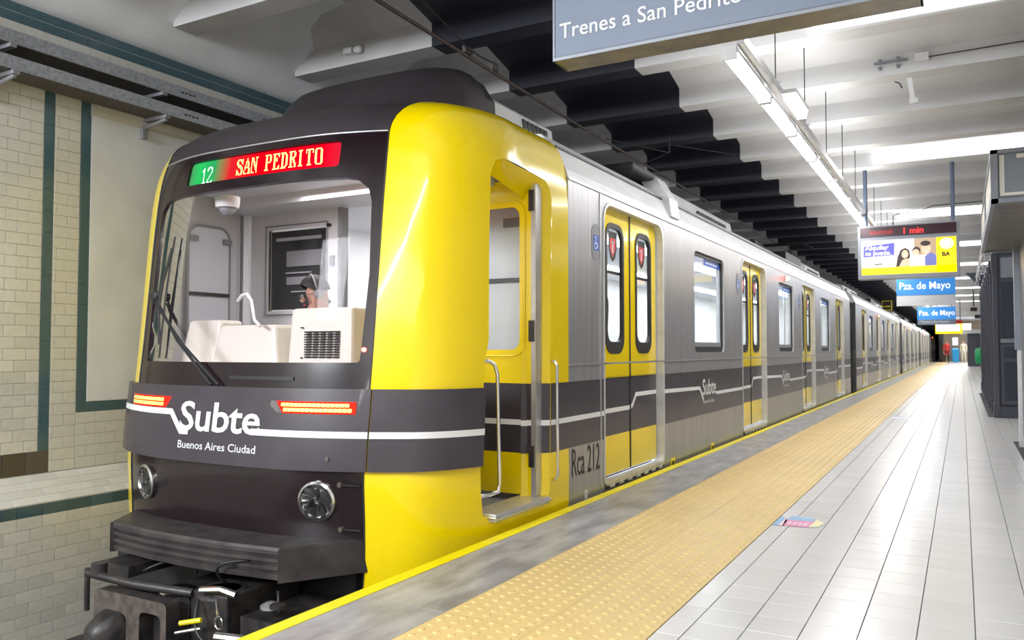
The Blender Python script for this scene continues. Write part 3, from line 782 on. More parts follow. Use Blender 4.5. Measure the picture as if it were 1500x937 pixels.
# painted band and stripe behind the doorway on the shell
m = MB(); g = sf(.002)
panel(m, [(2.337, .36), (SMAX, .36), (SMAX, .79), (2.337, .79)], [], g, 'band', step=.1)
strip(m, [(2.337, .546), (2.45, .546), (SMAX, .546)], .034, sf(.004), 'white')
m.split('painted_band', car, smooth=True)
# recess return carries the band as well
i0, i1 = 5, 6
def recess(u, z):   # u 0 outer edge .. 1 inner edge on the rear jamb
    a = Vector(surf(2.333, z)); b = Vector(surf(2.211, z, -.14)); q = a.lerp(b, u); return (q.x + .0, q.y - .002, q.z)
m = MB()
for z0, z1, mt, o_ in ((.36, .79, 'band', 0), (.529, .563, 'white', .002)):
    P = [recess(0, z0), recess(1, z0), recess(1, z1), recess(0, z1)]; m.add([(p[0] + o_, p[1] - o_ - .001, p[2]) for p in P], [(0, 1, 2, 3)], mt)
m.build('jamb_band', car)
# black mask with windscreen and sign openings
ws = [(-1.0, .925), (.838, .932), (.85, .945), (.868, 1.4), (.852, 1.80), (.83, 1.87), (.76, 1.925), (.70, 1.935), (.3, 1.945), (-.3, 1.945), (-.70, 1.94), (-.80, 1.93), (-.86, 1.88), (-.875, 1.82), (-.872, 1.4), (-.86, .945), (-.845, .93)]
ws[0] = (-.5, .93)
ws = [ws[0]] + [(.0, .93)] + ws[1:]
sg = rrect(-.565, .64, 2.005, 2.152, .02, 2)
m = MB(); panel(m, [(-TL, -.12), (TS, -.12)] + [(TS + sk(t), t) for t in TT] + [(.3, TMAX), (-.4, TMAX)] + [(-TL - sk(t), t) for t in TT[::-1]], [ws, sg], lambda s, t: surf(s, t), lambda s, t: 'mask' if t < 2.2 else 'roofblack', step=.075, vs_=(2.2,))
rim(m, ws, sf(), sf(-.03), 'mask'); rim(m, sg, sf(), sf(-.02), 'mask')
m.build('front_mask', car, smooth=True, auto=40)
# grey hairline over the mask, seam between mask and yellow
m = MB(); m.tube([surf(-TL + (TS + TL) * i / 30, 2.2, .002) for i in range(31)], .005, 'alu', 6)
for s in (-TL - .004, TS + .004): m.tube([surf(s + math.copysign(sk(-.3 + 3.4 * i / 60), s), -.3 + 3.4 * i / 60, .001) for i in range(61)], .0045, 'rubber', 5)
m.split('mask_trim', car)
# windscreen glass
m = MB(); panel(m, ws, [], sf(-.012), 'windscreen', step=.12); m.build('windscreen', car, smooth=True)
# destination display
m = MB(); panel(m, sg, [], sf(-.015), 'ledfilm', step=.08); dd = m.build('destination_display', car)
GL = {'S': ".XXXX.X XX..XXX XX...XX XXX...X .XXXX.. ..XXXX. ....XXX X....XX XX...XX XXX..XX X.XXXX.", 'A': "...X... ...X... ..XXX.. ..X.XX. ..X.XX. .X..XX. .XXXXX. .X...XX X....XX X....XX XXX.XXX",
 'N': "XX..XXX XXX..X. XXX..X. X.XX.X. X.XX.X. X..XXX. X..XXX. X...XX. X...XX. X....X. XXX..X.", 'P': "XXXXXX. .XX..XX .XX..XX .XX..XX .XX..XX .XXXXX. .XX.... .XX.... .XX.... .XX.... XXXX...",
 'E': "XXXXXXX .XX..XX .XX...X .XX.X.. .XXXX.. .XX.X.. .XX.... .XX.... .XX...X .XX..XX XXXXXXX", 'D': "XXXXX.. .XX.XX. .XX..XX .XX..XX .XX..XX .XX..XX .XX..XX .XX..XX .XX..XX .XX.XX. XXXXX..",
 'R': "XXXXXX. .XX..XX .XX..XX .XX..XX .XXXXX. .XXXX.. .XX.XX. .XX.XX. .XX..XX .XX..XX XXXX.XX", 'I': ".XXXX.. ..XX... ..XX... ..XX... ..XX... ..XX... ..XX... ..XX... ..XX... ..XX... .XXXX..",
 'T': "XXXXXXX X.XX..X X.XX..X ..XX... ..XX... ..XX... ..XX... ..XX... ..XX... ..XX... .XXXX..", 'O': ".XXXXX. XX...XX XX...XX XX...XX XX...XX XX...XX XX...XX XX...XX XX...XX XX...XX .XXXXX.",
 '1': "...X... ..XX... .XXX... ...X... ...X... ...X... ...X... ...X... ...X... ...X... .XXXXX.", '2': ".XXXXX. XX...XX X.....X ......X .....X. ....X.. ...X... ..X.... .X..... X.....X XXXXXXX"}
m = MB(); g = sf(-.012)
def led(text, s0, z0, px, pz, mt):
    s = s0
    for ch in text:
        if ch != ' ':
            for r, row in enumerate(GL[ch].split()):
                for c, b in enumerate(row):
                    if b == 'X':
                        v = z0 + (10 - r) * pz; u = s + c * px - .10 * (v - z0)
                        m.add([g(u, v), g(u + px * .74, v), g(u + px * .74, v + pz * .74), g(u, v + pz * .74)], [(0, 1, 2, 3)], mt)
        s += 8 * px
led('SAN', -.125, 2.028, .0077, .0092, 'led_dot'); led('PEDRITO', .105, 2.030, .0077, .0092, 'led_dot'); led('12', -.435, 2.008, .0068, .0095, 'led_dotw')
m.build('led_lettering', dd, kind='stuff')
# ---- grey band panel, standing proud, in three pieces
bz0, bz1 = .372, .792
def bandpiece(s0, s1, name):
    m = MB(); f = sf(.03); panel(m, [(s0, bz0), (s1, bz0), (s1, bz1), (s0, bz1)], [], f, 'band', step=.07)
    lp = [(s0, bz0), (s1, bz0), (s1, bz1), (s0, bz1)]; rim(m, lp, f, sf(-.002), 'band', .07); return m.build(name, car, smooth=True, auto=30)
bp0 = bandpiece(-TL - .02, TS + .02, 'band_panel'); bandpiece(TS + .028, 1.568, 'band_panel'); bandpiece(-1.568, -TL - .028, 'band_panel')
g = sf(.0325); m = MB()
def dn(p, k=14):
    out = []
    for a, b in zip(p, p[1:]): out += [(a[0] + (b[0] - a[0]) * i / k, a[1] + (b[1] - a[1]) * i / k) for i in range(k)]
    return out + [p[-1]]
strip(m, dn([(-1.568, .640), (-.40, .640)]) + dn([(-.40, .640), (-.30, .535), (-.235, .535)], 4)[1:], .034, g, 'white')
strip(m, dn([(.25, .556), (TS + .02, .556)], 12), .034, g, 'white'); strip(m, dn([(TS + .028, .556), (1.568, .556)], 12), .034, g, 'white'); m.split('white_stripe', bp0)
m = MB(); text_mb(m, 'Subte', .158, g, 'white', bold=.017, squeeze=1.28, origin=(-.322, .545), space=.97)
text_mb(m, 'Buenos Aires Ciudad', .042, g, 'white', bold=.008, squeeze=1.2, origin=(-.315, .443)); m.build('logo_lettering', bp0)
# tail lamps
def taillamp(s0, s1, inner, slant):
    lp = [(s0, .662), (s1, .662), (s1, .724), (s0, .724)]
    if inner == 'r': lp = [(s0 + .045, .662), (s1, .662), (s1, .724), (s0 - .0, .724)]
    else: lp = [(s0, .662), (s1 - .045, .662), (s1 + .0, .724), (s0, .724)]
    m = MB(); f = sf(.036); panel(m, lp, [], f, 'tail', step=.05); rim(m, lp, f, sf(.02), 'tail', .05); o = m.build('tail_lamp', car)
    m = MB(); n = int((s1 - s0 - .06) / .026)
    for r in range(2):
        for k in range(n):
            u = s0 + (.05 - r * .015 if inner == 'r' else .008) + k * (s1 - s0 - .065) / n; v = .668 + r * .026; f2 = sf(.0375)
            m.add([f2(u, v + .003), f2(u + .02, v + .003), f2(u + .023, v + .012), f2(u + .02, v + .021), f2(u, v + .021), f2(u - .003, v + .012)], [(0, 1, 2, 3, 4, 5)], 'taildot')
    m.build('lamp_led', o, kind='stuff')
taillamp(.41, .86, 'r', 1); taillamp(-.90, -.42, 'l', 1)
m = MB(); f = sf(.035); panel(m, [(.37, .70), (.415, .665), (.45, .662), (.405, .724), (.375, .727)], [], f, 'lampglass', step=.05); m.build('indicator_lens', car)
# head lamps
for s in (.665, -.665):
    c = Vector(surf(s, .215, .0)); n = (Vector(surf(s, .215, .05)) - c).normalized(); ax = n
    m = MB(); m.lathe([(.101, -.005), (.104, .012), (.092, .02), (.088, .012), (.080, -.015)], c, ax, 'chrome', 32); h = m.build('head_lamp', car, smooth=True, auto=30)
    m = MB(); u = ax.orthogonal().normalized(); v = ax.cross(u)
    # faceted reflector
    pr = [(.086, .006), (.07, -.012), (.05, -.024), (.03, -.032)]; vs = []; K = 20
    for j, (r, d) in enumerate(pr):
        for k in range(K):
            a = 2 * math.pi * (k + .5 * (j % 2)) / K; vs.append(c + ax * (d + (.004 if (k + j) % 2 else 0)) + (u * math.cos(a) + v * math.sin(a)) * r)
    m.add(vs, [(j * K + k, j * K + (k + 1) % K, (j + 1) * K + (k + 1) % K, (j + 1) * K + k) for j in range(len(pr) - 1) for k in range(K)] + [tuple(range((len(pr) - 1) * K, len(pr) * K))], 'reflector')
    m.build('reflector', h)
    m = MB(); m.lathe([(.028, -.03), (.028, -.005), (.01, .004)], c, ax, 'chrome', 14); m.build('lamp_shield', h, smooth=True)
    m = MB(); m.lathe([(.09, .006), (.07, .016), (.04, .022), (.001, .024)], c, ax, 'lampglass', 28); m.build('lens', h, smooth=True)
# clasps and bolt on the mask
m = MB()
for t in (.30, .07):
    a = surf(.90, t, .012); b = surf(.80, t + .004, .012); m.tube([a, b], .006, 'dirty', 6); m.lathe([(.014, 0), (.014, .02)], surf(.80, t + .004, 0), (0, -1, 0), 'grease', 10)
m.lathe([(.012, 0), (.012, .008)], surf(.73, .435, .028), (.2, -1, 0), 'grease', 12)
m.split('panel_clasp', car)
m = MB(); m.lathe([(.012, 0), (.012, .01)], surf(.87, 1.0, 0), (.3, -1, 0), 'red_lamp', 10); m.build('small_red_lamp', car)
# wiper: pivot arm pair and blade
m = MB(); pv = surf(-.10, .80, .02); hd = surf(-.76, 1.33, .03)
m.tube([pv, surf(-.43, 1.05, .03), hd], .008, 'rubber', 8); m.tube([surf(-.04, .80, .02), surf(-.38, 1.03, .03), surf(-.75, 1.29, .028)], .008, 'rubber', 8)
m.lathe([(.028, 0), (.028, .03), (.015, .035)], surf(-.75, 1.33, .015), (0, -1, 0), 'rubber', 14)
wp = m.build('wiper_arm', car, smooth=True, auto=40)
m = MB(); bl = [surf(-.60, 1.69, .01), surf(-.62, 1.55, .012), surf(-.63, 1.33, .015), surf(-.64, 1.1, .012), surf(-.64, .95, .01)]
m.tube(bl, .006, 'rubber', 6); m.tube([surf(-.61, 1.62, .015), surf(-.66, 1.40, .03), surf(-.68, 1.25, .03), surf(-.645, 1.03, .015)], .009, 'rubber', 6); m.build('wiper_blade', wp)
m = MB(); panel(m, rrect(.02, .48, .835, .855, .005, 2), [], sf(.006), 'rubber', step=.1); m.build('lower_grip', car)
# ---- anticlimber
pl = [(-.885, 3.33), (-.64, 2.965), (-.3, 2.925), (.0, 2.915), (.3, 2.925), (.64, 2.965), (.885, 3.33)]
m = MB(); ro = [(XC + x, y) for x, y in pl] + [(XC + .885, 3.6), (XC - .885, 3.6)]
lv = [(.022, 0), (.008, .008), (-.012, .008), (-.018, -.012), (-.026, -.012), (-.032, .008), (-.05, .008), (-.056, -.012), (-.064, -.012), (-.07, .008), (-.088, .008), (-.094, -.012), (-.102, -.012), (-.108, .008), (-.135, .004), (-.145, -.02)]
def off_ring(d, z):
    out = []
    for i, (x, y) in enumerate(ro):
        if 1 <= i <= 5: out.append((x, y - d, z))
        else: out.append((x, y, z))
    return out
vs = []; N_ = len(ro)
for z, d in lv: vs += off_ring(d, z)
fs = [(j * N_ + i, j * N_ + (i + 1) % N_, (j + 1) * N_ + (i + 1) % N_, (j + 1) * N_ + i) for j in range(len(lv) - 1) for i in range(N_)]
fs += [tuple(range(N_))[::-1], tuple(range((len(lv) - 1) * N_, len(lv) * N_))]
m.add(vs, fs, 'bumper'); ac = m.build('anticlimber', car)
for s in (-1, 1):
    m = MB(); m.add([(XC + s * a, b, z) for z in (-.146, .018) for a, b in ((.635, 2.975), (.65, 2.945), (.90, 3.325), (.88, 3.35))], [(0, 1, 2, 3), (4, 5, 6, 7), (0, 1, 5, 4), (1, 2, 6, 5), (2, 3, 7, 6), (3, 0, 4, 7)], 'bumper'); m.build('side_wing', ac)
# ---- black roof hood
m = MB(); rows = []
for (z, w_, yf, yb) in ((2.42, .86, 4.04, 4.62), (2.56, .85, 4.12, 4.62), (2.69, .83, 4.20, 4.62), (2.79, .79, 4.27, 4.62), (2.86, .72, 4.33, 4.61), (2.895, .60, 4.39, 4.60), (2.915, .42, 4.44, 4.59), (2.92, .2, 4.48, 4.58)):
    r_ = []
    for k in range(25):
        a = math.pi * k / 24; c_ = math.cos(a); s_ = math.sin(a)
        x = -math.copysign(abs(c_) ** .55, c_) * w_; r_.append((XC + x, yb - (yb - yf) * s_ ** .55, z))
    rows.append(r_)
vs = [p for r_ in rows for p in r_]; K = 25
fs = [(j * K + k, j * K + k + 1, (j + 1) * K + k + 1, (j + 1) * K + k) for j in range(len(rows) - 1) for k in range(K - 1)] + [tuple(range((len(rows) - 1) * K, len(rows) * K))]
fs += [(j * K, j * K + K - 1, (j + 1) * K + K - 1, (j + 1) * K) for j in range(len(rows) - 1)]
m.add(vs, fs, 'roofblack'); m.build('roof_hood', car, smooth=True, auto=50)
m = MB(); m.prism([(XC - .83, 2.4), (XC + .85, 2.4), (XC + .83, 2.69), (XC + .74, 2.83), (XC - .74, 2.83), (XC - .83, 2.69)], 'y', 4.58, 4.74, 'rubber'); m.build('hood_backing', car)
# ---- side door of the cab: leaf swung inwards, hinges, threshold, rails
yl = 4.44
leaf_o = [(-2.93, .105), (-2.325, .105), (-2.325, 2.07), (-2.93, 2.07)]; fl_ = lambda u, v: (u, yl - .018 * (u + 2.325) / .6, v)
wh = rrect(-2.83, -2.415, 1.0, 1.90, .06, 4)
m = MB(); panel(m, leaf_o, [wh], fl_, 'yellow', step=.5); fb = lambda u, v: (u, yl + .03, v); panel(m, leaf_o, [wh], fb, 'cabin', step=.5); rim(m, wh, fl_, fb, 'yellow'); rim(m, leaf_o, fl_, fb, 'alu', 9)
wo = rrect(-2.87, -2.375, .96, 1.94, .09, 4); f3 = lambda u, v: (u, fl_(u, v)[1] - .004, v)
m.tube([f3(*p) for p in wo], .004, 'yellow', 6, closed=True)
m.add([(u, fl_(u, v)[1] - .0015, v) for u, v in ((-2.93, .36), (-2.327, .36), (-2.327, .79), (-2.93, .79))], [(0, 1, 2, 3)], 'band')
m.add([(u, fl_(u, v)[1] - .003, v) for u, v in ((-2.93, .532), (-2.327, .532), (-2.327, .566), (-2.93, .566))], [(0, 1, 2, 3)], 'white')
dl = m.build('cab_door', car)
m = MB(); m.add([(u, yl + .01, v) for u, v in wh], [tuple(range(len(wh)))], 'glass'); m.build('window_pane', dl)
m = MB()
for z in (1.86, 1.05, .28): m.box(-2.335, -2.30, yl - .03, yl - .002, z, z + .13, 'dirty')
m.split('hinge', dl)
m = MB(); m.box(-2.322, -2.29, yl - .02, yl + .06, .1, 2.03, 'alu'); m.build('door_post', car)
m = MB(); m.box(-2.42, -2.235, 3.84, 4.50, .058, .10, 'alu'); m.box(-2.40, -2.228, 3.83, 4.52, .072, .086, 'chrome'); m.build('door_threshold', car, bevel=.004)
m = MB(); m.tube([(-2.36, 3.84, .935), (-2.33, 3.93, .935), (-2.31, 3.955, .915), (-2.30, 3.97, .86), (-2.295, 3.985, .25), (-2.30, 3.98, .20), (-2.33, 3.94, .185), (-2.36, 3.85, .185)], .011, 'chrome', 10); m.build('grab_rail', car, smooth=True)
m = MB(); m.tube([(-2.262, 4.555, .93), (-2.225, 4.555, .925), (-2.212, 4.557, .90), (-2.212, 4.565, .22), (-2.225, 4.565, .195), (-2.262, 4.565, .19)], .010, 'chrome', 10); m.build('grab_rail', car, smooth=True)
# ---- cab interior
yb = 4.60
m = MB()
fb_ = lambda u, v: (u, yb, v); dw = rrect(-4.74, -4.15, 1.30, 1.93, .01, 1)
panel(m, [(XL + .05, .05), (-4.01, .05), (-4.01, 2.12), (XL + .05, 2.12)], [dw], fb_, 'cabin', step=.6)
m.box(-4.01, -3.98, yb - .03, yb + .05, .05, 2.12, 'greyp')
m.box(-3.62, -2.98, yb, yb + .03, .05, 2.12, 'cabin'); m.box(XL + .05, -2.32, yb, yb + .03, 2.05, 2.14, 'cabin')
m.prism([(-4.35, 3.42), (-2.85, 3.42), (-2.55, 3.72), (-2.4, 3.84), (-2.4, yb), (XL + .05, yb), (XL + .05, 3.95), (-4.7, 3.65)], 'z', 0, .06, 'greyp')
m.box(-2.98, -2.33, yb + .001, yb + .03, .05, 2.12, 'cabin')
m.build('cab_bulkhead', car)
m = MB(); m.box(-2.95, -2.36, yb - .03, yb - .01, 1.44, 1.465, 'rubber'); m.box(-2.62, -2.42, yb - .006, yb, 1.80, 1.86, 'greyp'); m.build('hand_bar', car)
m = MB(); m.box(-4.73, -4.16, yb + .02, yb + .03, 1.31, 1.92, 'black'); m.box(-4.66, -4.2, yb + .0, yb + .01, 1.84, 1.865, 'alu'); m.box(-4.56, -4.2, yb + .01, yb + .015, 1.64, 1.76, 'greyp'); m.box(-4.56, -4.2, yb + .01, yb + .014, 1.50, 1.56, 'greyp'); m.box(-4.56, -4.3, yb, yb + .01, 1.585, 1.595, 'alu'); m.box(-4.5, -4.3, yb, yb + .01, 1.44, 1.45, 'alu')
m.tube([(-4.76, yb - .01, 1.27), (-4.13, yb - .01, 1.27), (-4.13, yb - .01, 1.96), (-4.76, yb - .01, 1.96)], .007, 'greyp', 6, closed=True)
for z in (1.93, 1.36): m.lathe([(.014, 0), (.014, .03)], (-4.11, yb, z), (0, -1, 0), 'rubber', 8)
m.box(-4.10, -4.06, yb - .02, yb, 1.62, 1.70, 'greyp'); m.box(-3.97, -3.62, yb + .3, yb + .31, 1.55, 1.585, 'pink'); m.build('electrical_cabinet', car)
# cab ceiling and left lining with door window
m = MB(); panel(m, [(-2.56, .06), (-1.02, .06), (-1.02, 2.30), (-2.56, 2.30)], [], sf(-.03), 'cabin', step=.2)
m.build('cab_lining', car, smooth=True)
m = MB(); g1 = lambda u, v: (XL + .065, u, v)
wl1 = rrect(3.98, 4.38, 1.05, 1.93, .1, 5); wl2 = rrect(4.0, 4.36, 1.08, 1.91, .09, 5)
ring(m, wl1, wl2, g1, 'greyp'); m.add([(XL + .063, u, v) for u, v in wl2], [tuple(range(len(wl2)))], 'signwhite')
m.box(XL + .06, XL + .08, 4.0, 4.36, 1.40, 1.425, 'rubber'); m.box(XL + .06, XL + .09, 3.99, 4.06, 1.80, 1.84, 'greyp'); m.box(XL + .06, XL + .09, 4.30, 4.37, 1.80, 1.84, 'greyp')
m.box(XL + .055, XL + .07, 4.48, 4.50, .1, 2.05, 'greyp')
m.build('cab_side_window', car)
m = MB(); m.prism([(-4.30, 3.52), (-2.90, 3.52), (-2.62, 3.72), (-2.45, 3.95), (-2.45, yb), (-4.80, yb), (-4.80, 4.0), (-4.6, 3.75)], 'z', 2.12, 2.16, 'cabin'); m.box(XL + .1, -2.6, yb - .35, yb, 2.05, 2.12, 'cabin'); m.build('cab_ceiling', car)
m = MB(); m.box(-3.1, -2.8, 4.05, 4.35, 2.095, 2.115, 'carlight'); m.build('cab_ceiling_lamp', car)
m = MB(); c = (-4.02, 3.55, 1.94); m.lathe([(.075, .02), (.075, -.02), (.07, -.05)], c, (0, 0, 1), 'cabin', 18); d_ = m.build('dome_camera', car, smooth=True, auto=40)
m = MB(); m.lathe([(.05, -.05), (.045, -.075), (.025, -.095), (.002, -.1)], c, (0, 0, 1), 'greyp', 16); m.build('camera_dome', d_, smooth=True)
# desk and consoles
m = MB(); m.prism([(-4.30, 3.36), (-2.95, 3.36), (-2.72, 3.52), (-2.60, 3.80), (-4.65, 3.80), (-4.52, 3.52)], 'z', .70, .90, 'ivory'); m.build('driving_desk', car, bevel=.02)
def taper(mb, x0, x1, y0, y1, z0, z1, ix, iy, mt, dx=0):
    vs = [(x0, y0, z0), (x1, y0, z0), (x1, y1, z0), (x0, y1, z0), (x0 + ix + dx, y0 + iy, z1), (x1 - ix + dx, y0 + iy, z1), (x1 - ix + dx, y1 - iy, z1), (x0 + ix + dx, y1 - iy, z1)]
    return mb.add(vs, [(0, 3, 2, 1), (4, 5, 6, 7), (0, 1, 5, 4), (1, 2, 6, 5), (2, 3, 7, 6), (3, 0, 4, 7)], mt)
m = MB(); taper(m, -3.375, -2.90, 3.42, 3.68, .88, 1.235, .015, .02, 'ivory'); o = m.build('monitor_housing', car, bevel=.02)
m = MB()
for q in range(5):
    for r in range(11): m.box(-3.235 + q * .052, -3.195 + q * .052, 3.412, 3.43, .955 + r * .014, .963 + r * .014, 'rubber')
for x in (-3.26, ):
    for z in (.95, 1.12): m.box(x - .004, x + .004, 3.412, 3.43, z, z + .008, 'rubber')
m.build('vent_slot', o, kind='stuff')
m = MB(); taper(m, -4.10, -3.53, 3.50, 3.85, .88, 1.15, .05, .03, 'ivory'); m.build('monitor_housing', car, bevel=.02)
m = MB(); taper(m, -4.50, -4.16, 3.58, 3.82, .88, 1.19, .02, .03, 'ivory', dx=.05); m.build('monitor_housing', car, bevel=.02)
m = MB(); m.tube([(-3.62, 3.45, 1.14), (-3.72, 3.5, 1.18), (-3.80, 3.55, 1.30), (-3.86, 3.57, 1.345), (-3.90, 3.57, 1.34), (-3.93, 3.56, 1.30)], .010, 'white', 8); m.build('gooseneck_microphone', car, smooth=True)
m = MB(); m.box(-3.75, -3.25, 3.98, 4.40, .45, .55, 'navy'); m.box(-3.75, -3.25, 4.36, 4.46, .5, 1.1, 'navy'); m.lathe([(.05, .05), (.05, .45)], (-3.5, 4.2, 0), (0, 0, 1), 'greyp', 12); m.build('driver_seat', car, bevel=.03)
# ---- coupler and gear under the nose
cx = -3.72; m = MB()
o_ = rrect(-3.96, -3.40, -.66, -.235, .03, 3); h1 = rrect(-3.60, -3.44, -.58, -.30, .035, 3); h2 = rrect(-3.90, -3.70, -.55, -.33, .035, 3)
fy = lambda y: (lambda u, v: (u, y, v))
panel(m, o_, [h1, h2], fy(2.66), 'grease', step=.12); rim(m, o_, fy(2.66), fy(2.74), 'dirty', .12)
for h in (h1, h2): rim(m, h, fy(2.66), fy(2.80), 'dirty')
panel(m, o_, [], fy(2.80), 'dirty', step=.3)
cp = m.build('coupler_head', car, bevel=0)
m = MB()
vs = []
for (w_, hz, y) in ((.095, .12, 2.70), (.09, .11, 2.62), (.06, .07, 2.54), (.03, .03, 2.52)):
    vs += [(-3.80 + w_ * a, y, -.44 + hz * b) for a, b in ((-1, -.6), (-.6, -1), (.6, -1), (1, -.6), (1, .6), (.6, 1), (-.6, 1), (-1, .6))]
m.add(vs, [(j * 8 + k, j * 8 + (k + 1) % 8, (j + 1) * 8 + (k + 1) % 8, (j + 1) * 8 + k) for j in range(3) for k in range(8)] + [tuple(range(24, 32))], 'dirty'); m.build('coupling_cone', cp, smooth=True, auto=40)
m = MB(); m.box(-3.80, -3.42, 2.74, 3.5, -.62, -.28, 'dirty'); m.box(-3.40, -3.14, 2.80, 3.3, -.62, -.20, 'dirty'); m.lathe([(.13, -.35), (.13, 0), (.10, .02)], (-3.28, 2.9, -.22), (0, 0, 1), 'dirty', 18)
m.lathe([(.09, 0), (.10, .03), (.06, .045)], (-3.56, 2.86, -.27), (0, 0, 1), 'chrome', 14); m.build('coupler_body', car, bevel=.01)
m = MB(); m.tube([(-4.02, 2.66, -.165), (-3.70, 2.70, -.19), (-3.38, 2.80, -.215)], .022, 'dirty', 10); m.tube([(-4.02, 2.66, -.14), (-4.02, 2.66, -.36)], .014, 'dirty', 8); m.lathe([(.04, -.02), (.04, .04)], (-3.95, 2.68, -.15), (0, 0, 1), 'dirty', 10); m.build('uncoupling_bar', car, smooth=True, auto=40)
m = MB()
m.tube([(-3.45, 2.82, -.24), (-3.36, 2.85, -.21), (-3.28, 2.86, -.23)], .013, 'chrome', 8)
m.tube([(-3.30, 2.78, -.185), (-3.18, 2.80, -.17), (-3.10, 2.82, -.19)], .018, 'chrome', 8)
m.tube([(-3.12, 2.72, -.36), (-2.98, 2.75, -.36), (-2.90, 2.78, -.37)], [.022, .022, .012], 'chrome', 8)
m.tube([(-3.30, 2.66, -.31), (-3.20, 2.7, -.29)], .012, 'edge', 8); m.tube([(-3.33, 2.66, -.36), (-3.20, 2.7, -.33)], .009, 'chrome', 8)
m.tube([(-3.08 + .025 * math.cos(a * .628), 2.70, -.285 + .03 * math.sin(a * .628)) for a in range(10)], .005, 'chrome', 6, closed=True)
m.tube([(-3.10, 2.70, -.19), (-3.085, 2.70, -.25)], .006, 'chrome', 6)
m.lathe([(.05, 0), (.05, .015), (.02, .03)], (-2.95, 2.9, -.25), (0, 0, 1), 'alu', 12); m.lathe([(.04, 0), (.04, .015)], (-2.85, 2.85, -.22), (0, 0, 1), 'dirty', 12)
m.build('pipe_fitting', car, smooth=True, auto=40)
m = MB()
for (a, b, c_) in (((-3.3, 2.95, -.2), (-3.35, 2.8, -.05), (-3.15, 2.95, -.06)), ((-3.28, 2.75, -.22), (-3.22, 2.62, -.42), (-3.05, 2.75, -.40)), ((-3.6, 3.0, -.2), (-3.5, 2.9, -.08), (-3.35, 3.05, -.1)), ((-3.0, 3.0, -.2), (-2.95, 2.95, -.5), (-2.8, 3.0, -.3)), ((-3.9, 2.9, -.2), (-3.8, 3.0, -.12), (-3.6, 3.1, -.14))):
    pts = []
    for i in range(11):
        t = i / 10; pts.append(tuple((1 - t) ** 2 * a[j] + 2 * t * (1 - t) * b[j] + t * t * c_[j] for j in range(3)))
    m.tube(pts, .008, 'rubber', 6)
m.split('air_hose', car, smooth=True)
m = MB(); m.box(XC - 1.15, XC + .8, 3.35, 3.5, -.9, -.14, 'dark'); m.box(-4.2, -3.95, 2.85, 3.3, -.23, -.17, 'dirty'); m.box(-3.1, -2.75, 2.85, 3.3, -.6, -.3, 'dirty'); m.build('buffer_beam', car)
rebase(car, (XC, 3.9, -.8))
